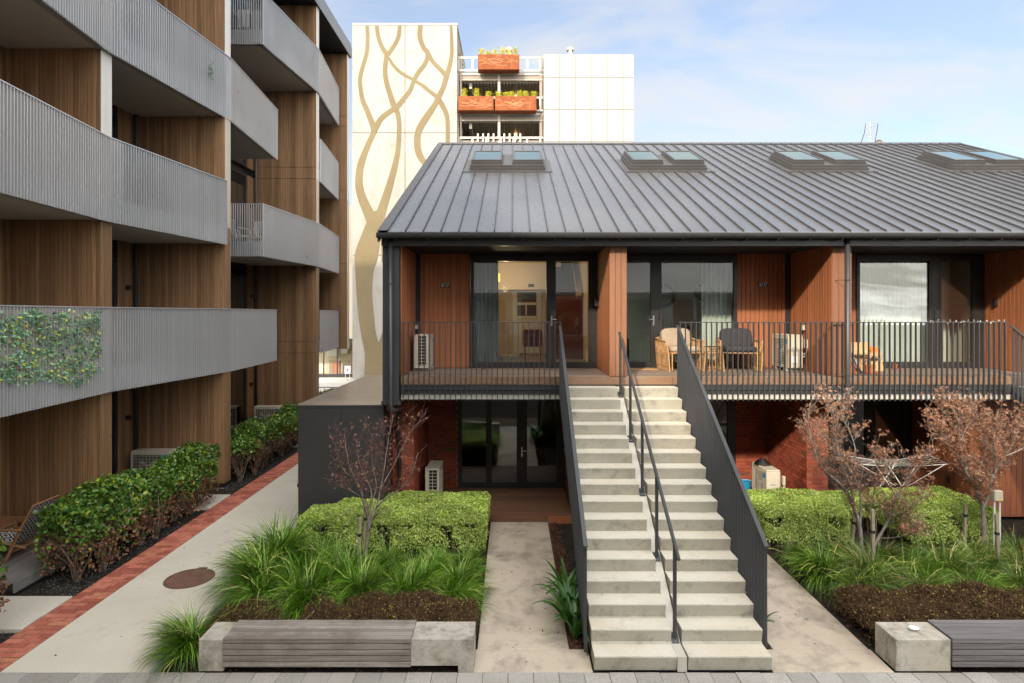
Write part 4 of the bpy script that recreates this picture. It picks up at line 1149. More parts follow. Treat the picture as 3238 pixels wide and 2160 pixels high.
# slat mesh: local +X along the rail, local -Y... depth pointing away from the garden
far = MB()
for i, (q, zs, ang, root) in enumerate(all_slats):
    if i < 300:
        place('slat', slat_m, root, (q[0], q[1], zs), ang + math.pi, world_pos=True)
    else:
        ca, sa = math.cos(ang), math.sin(ang); nx, ny = -sa, ca
        a_ = [(q[0]+ca*s+nx*t_, q[1]+sa*s+ny*t_) for s, t_ in ((-0.008, 0.0), (0.008, 0.0), (0.008, 0.044), (-0.008, 0.044))]
        far.prism(a_, zs-0.03, zs+SLH-0.03)
o = far.build('slats', M['slat'], AB); tag(o, kind='stuff')

# ------------------------------------------------------------------ tower with branching bands
TD = 40.5
TW = thing('concrete_tower', 'tall cream concrete stair tower with brown branching bands', 'tower', (WX(1280, TD), TD, 0))
Z4 = lambda x, y: (1000+x*0.4679, y*0.4679)
tx0, tx1, tz = WX(1114.5, TD), WX(1445.5, TD), WZ(79.5, TD)
zj = WZ(898*0.4679, TD); xj = WX(1000+600*0.4679, TD)
for xa, xb in ((tx0, xj-0.015), (xj+0.015, tx1)):
    for za, zb in ((-0.05, 8.4), (8.43, zj-0.015), (zj+0.015, tz)):
        MB().bbox(xa, xb, TD, TD+0.35, za, zb, 0.01).build('wall_panel', M['tower_conc'], TW)
MB().box(tx0+0.05, tx1-0.05, TD+0.351, TD+7.0, -0.05, tz-0.02).build('wall', M['tower_conc'], TW)
MB().box(tx0-0.02, tx1+0.02, TD-0.03, TD+7.0, tz+0.002, tz+0.12).build('coping', M['cream_steel'], TW)
bands = [
 [(343,172,24),(347,260,26),(340,360,26),(315,450,28),(297,530,28),(300,600,28),(315,680,32),(345,750,36),(372,820,38),(390,870,45),(385,905,38),(360,960,38),(330,1030,42),(303,1110,48),(290,1190,50),(292,1270,55),(318,1360,62),(355,1440,72),(390,1510,96),(410,1580,120)],
 [(408,172,26),(420,250,28),(445,320,30),(475,372,32),(468,430,32),(466,500,32),(478,570,34),(500,640,36),(525,715,40),(548,760,34),(560,830,32),(560,900,32),(556,980,32),(545,1060,36),(525,1150,42),(500,1240,48),(470,1340,56),(438,1440,66),(415,1530,84),(405,1580,100)],
 [(565,172,26),(555,250,28),(525,310,28),(485,372,26)],
 [(490,390,16),(520,440,20),(570,490,22),(620,520,20),(665,545,20),(720,580,24),(775,625,26),(820,660,28),(845,700,36),(875,760,32),(888,830,28),(888,1000,30)],
 [(703,172,32),(700,250,32),(725,320,30),(755,365,34),(735,430,28),(690,490,30),(660,545,28),(635,610,28),(590,670,32),(545,725,36),(505,750,34),(440,800,36),(405,860,38),(390,890,35)],
 [(760,370,30),(790,420,26),(840,470,28),(875,510,34)],
 [(910,172,18),(915,270,22),(915,370,24),(900,450,28),(880,515,34),(862,580,32),(835,640,36),(800,710,36),(760,770,42),(715,840,46),(688,900,44),(682,970,44),(695,1040,44),(725,1090,40),(760,1130,40),(800,1180,40)],
]
def catmull(pts, n=5):
    P = [np.array(p, float) for p in pts]; P = [P[0]*2-P[1]] + P + [P[-1]*2-P[-2]]
    out = []
    for i in range(1, len(P)-2):
        for k in range(n):
            t = k/n
            out.append(0.5*((2*P[i])+(-P[i-1]+P[i+1])*t+(2*P[i-1]-5*P[i]+4*P[i+1]-P[i+2])*t*t+(-P[i-1]+3*P[i]-3*P[i+1]+P[i+2])*t**3))
    out.append(P[-2]); return out
def band(i, pts, f=Z4, k=0.4679):
    pts = catmull(pts); m = MB(); L = []; Rr = []
    for j, p in enumerate(pts):
        q = pts[min(j+1, len(pts)-1)] - pts[max(j-1, 0)]
        d = np.array([q[0], q[1]]); d = d/np.linalg.norm(d); nn = np.array([-d[1], d[0]])
        for s, lst in ((1, L), (-1, Rr)):
            x_, y_ = f(p[0]+nn[0]*p[2]/2*s, p[1]+nn[1]*p[2]/2*s)
            lst.append((WX(x_, TD), WZ(y_, TD)))
    y0, y1 = TD-0.006-0.003*i, TD+0.02
    b = 0
    for (lx, lz), (rx_, rz_) in zip(L, Rr):
        lz, rz_ = min(lz, tz-0.05), min(rz_, tz-0.05)
        m.v += [(lx, y0, lz), (rx_, y0, rz_), (lx, y1, lz), (rx_, y1, rz_)]
    for j in range(len(L)-1):
        a = j*4; c = a+4
        m.f += [(a, a+1, c+1, c), (a, c, c+2, a+2), (a+1, a+3, c+3, c+1)]
    m.build('aggregate_band', M['aggregate'], TW)
for i, b in enumerate(bands): band(i, b)
low = [(1196,668,16),(1186,700,44),(1172,755,62),(1158,810,72),(1152,860,56),(1152,930,48),(1158,1000,48),(1166,1060,46),(1180,1120,52),(1185,1200,66)]
band(8, low, lambda x, y: (x, y))
band(9, [(1228,690,60),(1226,760,44),(1222,830,30)], lambda x, y: (x, y))
band(10, [(1226,1015,10),(1218,1060,22),(1205,1105,30),(1192,1160,50),(1192,1210,60)], lambda x, y: (x, y))
# services on the tower side
sv = MB()
for k in range(7):
    sv.box(tx1+0.001, tx1+0.28, TD+1.0+0.1*k, TD+1.25+0.1*k, 15.5+k*1.1, 16.3+k*1.1)
sv.tube([(tx1+0.2, TD+0.5, 10), (tx1+0.2, TD+0.5, 22)], 0.08, 6)
sv.build('service_pipe', M['brown_steel'], TW)

# ------------------------------------------------------------------ parking building beside the tower
PD = 41.0
PK = thing('parking_building', 'open steel parking deck with planters between tower and white block', 'building', (WX(1580, PD), PD, 0))
zq = lambda v: WZ(140+v/3.918, PD)
xq = lambda v: WX(1440+v/3.918, PD)
xL, xR = xq(22), xq(1086)
for nm, (ya, yb), mt, dp in (('deck_edge', (345, 380), 'cream_steel', 0.15), ('beam', (384, 445), 'brown_steel', 0.3), ('deck_edge', (845, 878), 'cream_steel', 0.15), ('beam', (882, 945), 'brown_steel', 0.3), ('deck_edge', (1345, 1380), 'cream_steel', 0.15)):
    MB().box(xL, xR, PD+0.1-(0.06 if nm == 'deck_edge' else 0), PD+0.1+dp, zq(yb), zq(ya)).build(nm, M[mt], PK)
for ya in (440, 940):
    MB().box(xL, xR, PD-0.02, PD+0.45, zq(ya+8), zq(ya)).build('beam_flange', M['cream_steel'], PK)
for xa, xb, mt in ((525, 555, 'cream_steel'), (1043, 1078, 'brown_steel'), (22, 40, 'cream_steel')):
    MB().box(xq(xa), xq(xb), PD+0.03, PD+0.40, -0.05, zq(380)).build('column', M[mt], PK)
for yt, zlow in ((448, 620), (948, 1080)):
    z0 = zq(yt)
    cor = MB()
    n = 26
    prof = []
    for k in range(n):
        a = xL+(xR-xL)*k/n; w = (xR-xL)/n
        prof += [(a, 0.0), (a+w*0.35, 0.0), (a+w*0.5, 0.09), (a+w*0.85, 0.09)]
    prof.append((xR, 0.0))
    z1 = z0 - 0.55
    for x_, dz in prof: cor.v += [(x_, PD+0.5, z0+dz), (x_, PD+8.0, z1+dz)]
    for k in range(len(prof)-1): cor.f.append((k*2, k*2+2, k*2+3, k*2+1))
    cor.build('corrugated_soffit', M['corrugated'], PK)
    for xa, xb in ((165, 200),):
        MB().prism_x([(PD+0.45, z0-0.02), (PD+7.9, z1-0.02), (PD+7.9, z1-0.5), (PD+0.45, z0-0.4)], xq(xa), xq(xb)).build('rafter', M['cream_steel'], PK)
    MB().box(xL, xR, PD+8.0, PD+8.3, z1-3.2, z1+0.2).build('rear_beam', M['brown_steel'], PK)
    MB().box(xL, xR, PD+7.6, PD+7.95, z1-0.75, z1-0.02).build('cross_beam', M['cream_steel'], PK)
    MB().bbox(xq(742), xq(764), PD+2.2, PD+3.6, z0-0.28, z0-0.2, 0.02).build('tube_light', M['lamp_warm'], PK)
# railings
def prail(yt, yb, ypost, mesh=True):
    rr = MB().box(xL, xR, PD-0.10, PD-0.04, zq(yt+25), zq(yt)).build('railing', M['cream_steel'], PK)
    MB().box(xL, xR, PD-0.09, PD-0.05, zq(yb), zq(yb-20)).build('bottom_rail', M['cream_steel'], rr)
    pm_ = MB().box(-0.07, 0.07, PD-0.085, PD-0.045, zq(yb-20), zq(yt+25)).mesh('post', M['cream_steel'])
    for v in (40, 212, 380, 560, 720, 888, 1050):
        place('post', pm_, rr, (xq(v), 0, 0), world_pos=True)
    return rr
r1 = prail(160, 340, 0); r2 = prail(655, 835, 0); r3 = prail(1150, 1330, 0)
for xa, xb in ((48, 205), (220, 372), (900, 1042)):
    MB().box(xq(xa), xq(xb), PD-0.072, PD-0.064, zq(320), zq(186)).build('glass_panel', M['clear_panel'], r1)
up_m = MB().bbox(-0.06, 0.06, PD-0.25, PD-0.15, zq(1225), zq(1118), 0.01).mesh('upright', M['cream_steel'])
for v in (280, 345, 410, 474, 606, 672, 737, 804): place('upright', up_m, r3, (xq(v), 0, 0), world_pos=True)
MB().box(xL, xR, PD+0.05, PD+0.09, zq(1330), zq(1180)).build('mesh_infill', M['brown_steel'], r3)
MB().box(xq(1052), xq(1068), PD-0.2, PD-0.12, zq(345), zq(160)).build('end_post', M['brown_steel'], PK)
MB().box(xL, xR, PD+0.5, PD+12, -0.05, zq(1345)).build('lower_wall', M['brown_steel'], PK)
# planters hung on the rails
def planter(v0, v1, y0, y1, label, n):
    w = xq(v1)-xq(v0); h = zq(y0)-zq(y1)
    root = thing('hanging_planter', label, 'planter', ((xq(v0)+xq(v1))/2, PD-0.5, zq(y1)))
    MB().bbox(-w/2, w/2, -0.35, 0.35, 0, h, 0.02).build('trough', M['corten'], root, local=True)
    m = MB()
    for k in range(16):
        cx_, cz_, r_ = random.uniform(-w/2, w/2), h*random.uniform(0.75, 1.1), random.uniform(0.25, 0.85)
        a0 = R(random.uniform(190, 250)); a1 = R(random.uniform(290, 350)); pr = None
        for j in range(13):
            a = a0+(a1-a0)*j/12; x_, z_ = cx_+r_*math.cos(a), cz_+r_*0.7*math.sin(a)
            if pr and abs(x_) < w/2-0.03 and 0.05 < z_ < h-0.02 and abs(pr[0]) < w/2-0.03 and 0.05 < pr[1] < h-0.02:
                m.poly([(pr[0], -0.353, pr[1]), (x_, -0.353, z_), (x_, -0.353, z_+0.014), (pr[0], -0.353, pr[1]+0.014)])
            pr = (x_, z_)
    o = m.build('scratches', M['scratch'], root, local=True); tag(o, kind='stuff')
    for k in range(n):
        cx_ = -w/2 + w*(k+0.5)/n + random.uniform(-0.08, 0.08); hh = random.uniform(0.35, 0.75); L = 420
        C = np.stack([cx_+RNG.normal(0, 0.10, L), RNG.normal(0, 0.09, L), h+RNG.random(L)*hh*0.8], 1)
        leaf_obj('shrub', C, 0.10, 0.02, M['planter_plant'], root, up=1.1)
    return root
def frames(n_, up=0.0, dirs=None, flat=0.0):
    if flat:
        Nn = RNG.normal(size=(n_, 3))*0.55/flat + dirs/np.linalg.norm(dirs, axis=1, keepdims=True)
        Nn[:, 2] += up
        Nn /= np.linalg.norm(Nn, axis=1, keepdims=True)
        A = RNG.normal(size=(n_, 3)); U = np.cross(Nn, A); U /= np.linalg.norm(U, axis=1, keepdims=True)
        return U, np.cross(Nn, U), Nn
    U = RNG.normal(size=(n_, 3))
    if dirs is not None: U = U*0.7 + dirs
    U[:, 2] += up
    U /= np.linalg.norm(U, axis=1, keepdims=True)
    A = RNG.normal(size=(n_, 3)); S = np.cross(U, A); S /= np.linalg.norm(S, axis=1, keepdims=True)
    return U, S, np.cross(U, S)
def leaf_arrays(C, L, Wd, up=0.0, dirs=None, fold=0.25, jitter=0.35, flat=0.0):
    n_ = len(C); U, S, Nn = frames(n_, up, dirs, flat)
    sc_ = (1+RNG.uniform(-jitter, jitter, (n_, 1)))
    Ls, Ws = L*sc_, Wd*sc_
    mid = C + U*Ls*0.45
    v = np.stack([C, mid+S*Ws*0.5+Nn*Ws*fold, C+U*Ls, mid-S*Ws*0.5+Nn*Ws*fold], 1).reshape(-1, 3)
    b = np.arange(n_)[:, None]*4
    f_ = np.concatenate([b+np.array([[0, 1, 2]]), b+np.array([[0, 2, 3]])], 0)
    return v, f_
def leaf_obj(name, C, L, Wd, mat, parent, up=0.0, dirs=None, local=True, **kw):
    C = np.asarray(C, float)
    if not local: C = C - np.array(wloc(parent))
    v, f_ = leaf_arrays(C, L, Wd, up, dirs, **kw)
    return place(name, np_mesh(name, v, f_, mat), parent)
planter(287, 790, 190, 375, 'rusty steel planter on the top rail of the parking deck', 6)
planter(52, 477, 697, 870, 'shorter left rusty planter on the second parking level', 3)
planter(495, 998, 697, 872, 'longer right rusty planter on the second parking level', 6)
# white panelled block
wx = [1088, 1283, 1480, 1675, 1872, 2068, 2200]
wz = [148, 433, 826, 1220, 1613, 2006]
WB = thing('white_block', 'white panelled block to the right of the parking deck', 'building', (xq(1640), PD-0.3, 0))
MB().box(xq(1088)+0.02, xq(2200)-0.02, PD-0.25, PD+6, -0.05, zq(148)-0.03).build('wall', M['mortar'], WB)
for a, b in zip(wx[:-1], wx[1:]):
    for c, d in zip(wz[:-1], wz[1:]):
        MB().bbox(xq(a)+0.014, xq(b)-0.014, PD-0.30, PD-0.252, zq(d)+0.014, zq(c)-0.014, 0.003).build('panel', M['white_tile'], WB)
for v, lab in ((663, 'white roof lamp post above the parking deck'), (1474, 'white roof lamp post behind the white block')):
    t_ = thing('lamp_post', lab, 'lamp post', (xq(v), PD+3, zq(380)), group='roof lamp posts')
    hz = WZ(150, PD+3)-zq(380)
    MB().box(-0.10, 0.10, -0.1, 0.1, 0, hz).build('post', M['cream_steel'], t_, local=True)
    for s in (-1, 1): MB().bbox(s*0.19-0.07, s*0.19+0.07, -0.2, 0.2, hz-0.26, hz-0.10, 0.02).build('lamp_head', M['plinth'], t_, local=True)

# ------------------------------------------------------------------ shop front and street bits seen through the gap
SH = thing('shop_front', 'sunlit glazed shop front seen past the timber building', 'shop', (-12.0, 41.5, 0))
MB().box(-16.0, -10.9, 41.5, 45, 2.7, 12.0).build('upper_wall', M['tower_conc'], SH)
MB().box(-16.0, -10.9, 44.5, 45, -0.05, 2.69).box(-16.0, -10.9, 41.6, 44.5, -0.05, 0.02).build('interior', M['wall_tan'], SH)
MB().box(-16.0, -10.9, 41.5, 41.62, -0.05, 0.22).box(-16.0, -10.9, 41.5, 41.62, 2.55, 2.69).build('sill', M['frame'], SH)
for x in (-15.2, -13.2, -12.25, -10.98):
    MB().box(x-0.035, x+0.035, 41.5, 41.6, 0.22, 2.55).build('mullion', M['frame'] if x < -11 else M['cream_steel'], SH)
for a, b in ((-15.165, -13.235), (-13.165, -12.285), (-12.215, -11.015)):
    MB().box(a, b, 41.54, 41.55, 0.22, 2.55).build('pane', M['glass'], SH)
for (x, y, w, h, z, mt) in ((-12.9, 43.2, 0.8, 1.0, 0.02, 'cushion_beige'), (-11.8, 43.0, 0.9, 0.8, 0.02, 'teak'), (-12.5, 44.2, 0.5, 0.6, 1.5, 'white_paint'), (-13.4, 44.2, 0.7, 0.5, 1.3, 'white_paint'), (-12.6, 42.5, 0.45, 0.9, 0.02, 'orange')):
    MB().bbox(x-w/2, x+w/2, y-0.1, y+0.1, z, z+h, 0.01).build('display_item', M[mt], SH)
sg = thing('sidewalk_sign', 'small white sign on two legs in front of the shop', 'sign', (WX(1099, 39.5), 39.5, 0))
MB().bbox(-0.20, 0.20, -0.02, 0.02, 0.45, 0.97, 0.008).build('board', M['white_paint'], sg, local=True)
MB().box(-0.055, 0.055, -0.026, -0.021, 0.64, 0.76).build('emblem', M['black'], sg, local=True)
MB().box(-0.02, 0.02, -0.03, -0.0265, 0.68, 0.72).build('emblem_gap', M['white_paint'], sg, local=True)
for x in (-0.15, 0.15): MB().box(x-0.012, x+0.012, -0.012, 0.012, -0.01, 0.45).build('leg', M['white_paint'], sg, local=True)
MB().box(-22, 0, 33.2, 33.3, -0.011, -0.007).build('road_marking', M['yellow'], None); tag(bpy.data.objects['road_marking'], kind='structure')
fn = thing('street_fence', 'low dark metal fence by the street beyond the enclosure', 'fence', (-8.2, 29.0, 0))
MB().tube([(-2.2, 0, 0.85), (1.8, 0, 0.85)], 0.02, 6).tube([(-2.2, 0, 0.2), (1.8, 0, 0.2)], 0.015, 6).build('rail', M['charcoal'], fn, local=True)
for k in range(14): MB().tube([(-2.2+k*0.3, 0, -0.03), (-2.2+k*0.3, 0, 0.85)], 0.012, 5).build('post', M['charcoal'], fn, local=True)

# ------------------------------------------------------------------ the terrace the picture is taken from (shows in the glass)
OP = thing('opposite_terrace', 'pale terrace facing the garden, mirrored in the glass doors', 'house', (7, -8, 0))
MB().box(-5.0, 19.0, -18.0, -8.0, 0, 5.6).prism_x([(-18.0, 5.6), (-8.0, 5.6), (-13.0, 7.8)], -5.0, 19.0).build('wall', M['opp_wall'], OP)
MB().prism_x([(-7.4, 5.55), (-13.0, 7.95), (-18.6, 5.55), (-18.6, 5.7), (-13.0, 8.15), (-7.4, 5.7)], -5.2, 19.2).build('roof', M['white_tile'], OP)
for k in range(5):
    x = -4.0+k*4.53
    MB().box(x, x+1.2, -7.99, -7.96, 3.2, 5.3).build('maroon_panel', M['maroon'], OP)
    w = MB().box(x+1.4, x+3.6, -7.99, -7.95, 3.2, 5.3).build('window', M['frame'], OP)
    MB().box(x+1.5, x+3.5, -7.945, -7.94, 3.35, 5.2).build('pane', M['glass_dark'], w)
MB().box(-5, 19, -7.98, -6.6, 2.9, 3.15).build('deck', M['deck'], OP)
OB = thing('shade_block', 'unseen taller pale block added behind the facing terrace for shade', 'building', (-8, -24, 0))  # out of view, height set to keep direct sun off the garden
MB().box(-34.0, 12.0, -36.0, -20.0, 0, 21.3).build('wall', M['opp_wall'], OB)
for k in range(6):
    for j in range(12):
        w = MB().box(-32.5+j*3.7, -30.3+j*3.7, -19.999, -19.96, 1.2+k*3.3, 3.2+k*3.3).build('window', M['glass_dark'], OB)
# ------------------------------------------------------------------ heat pumps
def heat_pump(loc, rz_, label, h=0.72, w=0.80, dp=0.31, grp='outdoor heat pump units'):
    r_ = thing('heat_pump', label, 'heat pump', loc, rz_, grp)
    z0 = 0.08
    sh = MB()
    sh.bbox(-w/2, w/2, -dp/2, dp/2, z0+h-0.035, z0+h, 0.012)                    # lid
    sh.bbox(-w/2, w/2, dp/2-0.02, dp/2, z0, z0+h-0.0355, 0.004)                  # back
    sh.bbox(w/2-0.20, w/2, -dp/2, dp/2-0.0205, z0, z0+h-0.0355, 0.008)           # valve side
    sh.box(-w/2, w/2-0.201, -dp/2, dp/2-0.021, z0, z0+0.05)
    sh.box(-w/2, -w/2+0.03, -dp/2, -dp/2+0.05, z0+0.05, z0+h-0.036).box(-w/2, -w/2+0.02, dp/2-0.08, dp/2-0.021, z0+0.05, z0+h-0.036)
    sh.box(-w/2+0.03, w/2-0.201, -dp/2, -dp/2+0.02, z0+h-0.09, z0+h-0.036)
    sh.build('case', M['hp_beige'], r_, local=True)
    MB().box(-w/2+0.03, w/2-0.21, -dp/2+0.07, dp/2-0.03, z0+0.051, z0+h-0.04).build('coil', M['black'], r_, local=True)
    g_ = MB()
    for k in range(17):
        zz = z0+0.065+k*(h-0.165)/16
        g_.box(-w/2+0.031, w/2-0.202, -dp/2-0.004, -dp/2+0.004, zz-0.0035, zz+0.0035)
    for k in range(9):
        xx = -w/2+0.05+k*(w-0.28)/8
        g_.box(xx-0.003, xx+0.003, -dp/2-0.0085, -dp/2-0.0045, z0+0.05, z0+h-0.092)
    g_.build('fan_grille', M['hp_beige'], r_, local=True)
    fan = MB()
    cx_, cz_ = -0.10, z0+h*0.48
    for k in range(3):
        a = 2*math.pi*k/3
        pts = [(cx_+q*math.cos(a+t_), -dp/2+0.05+0.03*t_, cz_+q*math.sin(a+t_)) for q, t_ in ((0.04, 0), (0.22, 0.1), (0.23, 0.8), (0.05, 0.9))]
        fan.poly(pts)
    fan.tube([(cx_, -dp/2+0.03, cz_), (cx_, -dp/2+0.065, cz_)], 0.045, 12)
    fan.build('fan', M['plinth'], r_, local=True)
    sg_ = MB()
    for k in range(9):
        zz = z0+0.07+k*(h-0.16)/8
        sg_.box(-w/2-0.004, -w/2+0.004, -dp/2+0.051, dp/2-0.081, zz-0.006, zz+0.006)
    sg_.box(-w/2-0.0085, -w/2-0.0045, -0.012, 0.0, z0+0.05, z0+h-0.04)
    sg_.build('side_grille', M['hp_beige'], r_, local=True)
    for x in (-w*0.32, w*0.32):
        MB().bbox(x-0.05, x+0.05, -dp/2-0.03, dp/2+0.03, 0.0, z0-0.0005, 0.012).build('foot', M['plinth'], r_, local=True)
    MB().box(w/2-0.002, w/2+0.002, -0.07, 0.05, z0+0.42, z0+0.45).box(w/2-0.002, w/2+0.0015, -dp/2+0.02, dp/2-0.03, z0+0.30, z0+0.303).build('panel_seam', M['plinth'], r_, local=True)
    MB().box(w/2+0.0005, w/2+0.002, -0.08, 0.04, z0+0.12, z0+0.25).build('label_sticker', M['white_paint'], r_, local=True)
    MB().box(w/2-0.17, w/2-0.05, -dp/2-0.0015, -dp/2-0.0005, z0+h-0.20, z0+h-0.09).build('badge', M['blue_plastic'], r_, local=True)
    MB().tube([(w/2-0.05, dp/2, z0+0.3), (w/2-0.05, dp/2+0.08, z0+0.3), (w/2-0.05, dp/2+0.10, z0+0.42)], 0.02, 8).tube([(w/2-0.05, dp/2, z0+0.24), (w/2-0.05, dp/2+0.08, z0+0.24), (w/2-0.05, dp/2+0.12, z0+0.42)], 0.016, 8).bbox(w/2-0.09, w/2, dp/2+0.06, dp/2+0.12, z0+0.42, z0+0.62, 0.01).build('pipework', M['hp_beige'], r_, local=True)
    return r_
heat_pump((-1.975, 13.26, 3.197), R(90), 'beige heat pump on the deck left of the 8/137 doors')
heat_pump((6.10, 13.22, 3.197), -R(90), 'beige heat pump on the deck beside the wicker chairs')
heat_pump((-1.80, 13.72, 0.130), R(90), 'heat pump in the brick recess behind the left clipped hedge', 0.76)
heat_pump((5.80, 13.62, 0.130), -R(90), 'heat pump in the brick recess next to the blue bucket', 0.76)
heat_pump((-8.90, 14.75, 0.25), 0, 'heat pump by the timber wall behind the nearer shrub hedge', 0.75, 0.95)
heat_pump((-8.92, 21.75, 0.25), 0, 'heat pump by the timber wall behind the farther shrub hedge', 0.75, 0.95)
bag = MB()
for k in range(40):
    a, b = random.uniform(0, 6.28), random.uniform(0, 0.2)
    bag.tube([(5.78+b*math.cos(a), 13.75+b*math.sin(a), 0.975), (5.78+b*0.5*math.cos(a+1), 13.75+b*0.6*math.sin(a+1), 1.03+random.random()*0.06), (5.78+b*math.cos(a+2), 13.75+b*math.sin(a+2), 0.98)], 0.02, 5)
bo = bag.build('black_bag', M['black'], None, smooth=True); tag(bo, 'crumpled black bag on top of the lower heat pump', 'bag')

# ------------------------------------------------------------------ wicker chairs and table
def pillow(w, d, h, n=10, p=3.2):
    m = MB()
    for i in range(n+1):
        th = math.pi*(i/n-0.5)
        for j in range(4*n):
            ph = 2*math.pi*j/(4*n)
            se = lambda v, e: math.copysign(abs(v)**e, v)
            e1, e2 = 0.45, 2/p*0.5
            m.v.append((w/2*se(math.cos(th), e1)*se(math.cos(ph), e2), d/2*se(math.cos(th), e1)*se(math.sin(ph), e2), h/2*se(math.sin(th), e1)))
    k = 4*n
    for i in range(n):
        for j in range(k):
            m.f.append((i*k+j, i*k+(j+1) % k, (i+1)*k+(j+1) % k, (i+1)*k+j))
    return m
def wicker_chair(loc, rz_, cush, label):
    r_ = thing('wicker_armchair', label, 'armchair', loc, rz_, 'wicker armchairs on the deck')
    w, d = 0.84, 0.72
    fr = MB()
    fr.tube([(-w/2+0.1, -d/2, 0.40), (w/2-0.1, -d/2, 0.40), (w/2-0.1, d/2, 0.38), (-w/2+0.1, d/2, 0.38), (-w/2+0.1, -d/2, 0.40)], 0.017, 7)
    for x in (-w/2+0.1, w/2-0.1):
        for y in (-d/2, d/2): fr.tube([(x, y, 0.40), (x, y, 0.02)], 0.014, 6)
    fr.build('seat_frame', M['rattan'], r_, local=True)
    for s in (-1, 1):
        a = MB()
        a.tube([(s*w/2*0.92, -d/2-0.02, 0.0), (s*w/2, -d/2-0.04, 0.35), (s*(w/2+0.03), -d/2-0.02, 0.60), (s*(w/2+0.02), -d/2+0.06, 0.655), (s*w/2, 0, 0.66), (s*w/2*0.95, d/2, 0.70)], 0.02, 8)
        for k in range(11):
            y = -d/2+0.03+k*(d-0.05)/10
            a.tube([(s*w/2*0.90, y, 0.01), (s*(w/2-0.01), y-0.01, 0.34), (s*w/2, y+random.uniform(-0.02, 0.02), 0.65)], 0.009, 5)
        for k in range(6):
            y = -d/2+0.06+k*(d-0.12)/5
            a.tube([(s*(w/2-0.005), y-0.05, 0.42), (s*(w/2), y, 0.55), (s*(w/2+0.005), y+0.005, 0.63)], 0.007, 5).tube([(s*(w/2-0.005), y+0.05, 0.42), (s*(w/2), y, 0.55)], 0.007, 5)
        for z in (0.12, 0.40): a.tube([(s*w/2*0.925, -d/2, z), (s*w/2*0.925, d/2, z)], 0.010, 5)
        a.build('arm', M['rattan'], r_, local=True)
    b = MB()
    b.tube([(-w/2+0.03, d/2, 0.70), (-w/4, d/2+0.06, 0.74), (w/4, d/2+0.06, 0.74), (w/2-0.03, d/2, 0.70)], 0.018, 7)
    for k in range(12):
        x = -w/2+0.08+k*(w-0.16)/11; b.tube([(x, d/2-0.02, 0.05), (x, d/2+0.05, 0.72)], 0.008, 5)
    b.build('backrest', M['rattan'], r_, local=True)
    c1 = pillow(w-0.16, d-0.06, 0.15).build('seat_cushion', cush, r_, smooth=True, local=True); c1.location = (0, -0.02, 0.475)
    c2 = pillow(w-0.14, 0.17, 0.46).build('back_cushion', cush, r_, smooth=True, local=True); c2.location = (0, d/2-0.14, 0.70); c2.rotation_euler = (R(-12), 0, R(1.5))
    return r_
wicker_chair((3.72, 13.26, 3.197), R(8), M['cushion_beige'], 'wicker armchair with beige woolly cushions beside the glass door')
wicker_chair((5.02, 13.24, 3.197), R(-7), M['cushion_grey'], 'wicker armchair with charcoal cushions next to the heat pump')
tb = thing('wicker_table', 'round wicker side table between the two wicker armchairs', 'side table', (4.38, 13.2, 3.197))
MB().lathe([(0.001, 0.525), (0.225, 0.525), (0.235, 0.53), (0.235, 0.545), (0.225, 0.55), (0.001, 0.55)], 24).build('table_top', M['glass_dark'], tb, local=True)
bs = MB()
for k in range(16):
    a = 2*math.pi*k/16; a2 = a+0.25
    bs.tube([(0.215*math.cos(a), 0.215*math.sin(a), 0.52), (0.185*math.cos(a), 0.185*math.sin(a), 0.35), (0.165*math.cos(a), 0.165*math.sin(a), 0.2), (0.20*math.cos(a), 0.20*math.sin(a), 0.02)], 0.008, 5)
    bs.tube([(0.22*math.cos(a), 0.22*math.sin(a), 0.51), (0.19*math.cos(a2), 0.19*math.sin(a2), 0.40), (0.175*math.cos(a2+0.2), 0.175*math.sin(a2+0.2), 0.30)], 0.007, 5)
for z, q in ((0.515, 0.225), (0.40, 0.195), (0.02, 0.20), (0.08, 0.185)):
    bs.tube([(q*math.cos(2*math.pi*k/20), q*math.sin(2*math.pi*k/20), z) for k in range(21)], 0.011, 6, cap=False)
bs.build('base', M['rattan'], tb, local=True)

# ------------------------------------------------------------------ clutter on the right hand deck
cb = thing('cardboard_box', 'flattened cardboard box leaning behind the downpipe on the deck', 'box', (7.72, 13.0, 3.197))
MB().prism_x([(0.0, 0.0), (0.02, 0.0), (0.12, 0.40), (0.10, 0.40)], 0.02, 0.40).build('panel', M['cardboard'], cb, local=True)
MB().prism_x([(0.06, 0.0), (0.08, 0.0), (0.22, 0.62), (0.20, 0.62)], -0.35, 0.18).build('panel', M['cardboard'], cb, local=True)
MB().prism_x([(-0.02, 0.35), (-0.01, 0.35), (0.10, 0.50), (0.09, 0.51)], -0.33, 0.05).build('flap', M['cardboard'], cb, local=True)
MB().prism_x([(0.030, 0.235), (0.0345, 0.235), (0.045, 0.275), (0.0405, 0.275)], 0.12, 0.30).build('print', M['cushion_grey'], cb, local=True)
og = pillow(0.62, 0.26, 0.5).build('orange_bag', M['orange'], None, smooth=True); og.location = (7.93, 13.42, 3.50); og.rotation_euler = (0, R(14), 0)
tag(og, 'bright orange plastic bag behind the cardboard box', 'bag')
pol = thing('folded_airer', 'folded airer of grey tubes leaning beside the downpipe', 'airer', (6.98, 12.55, 3.197))
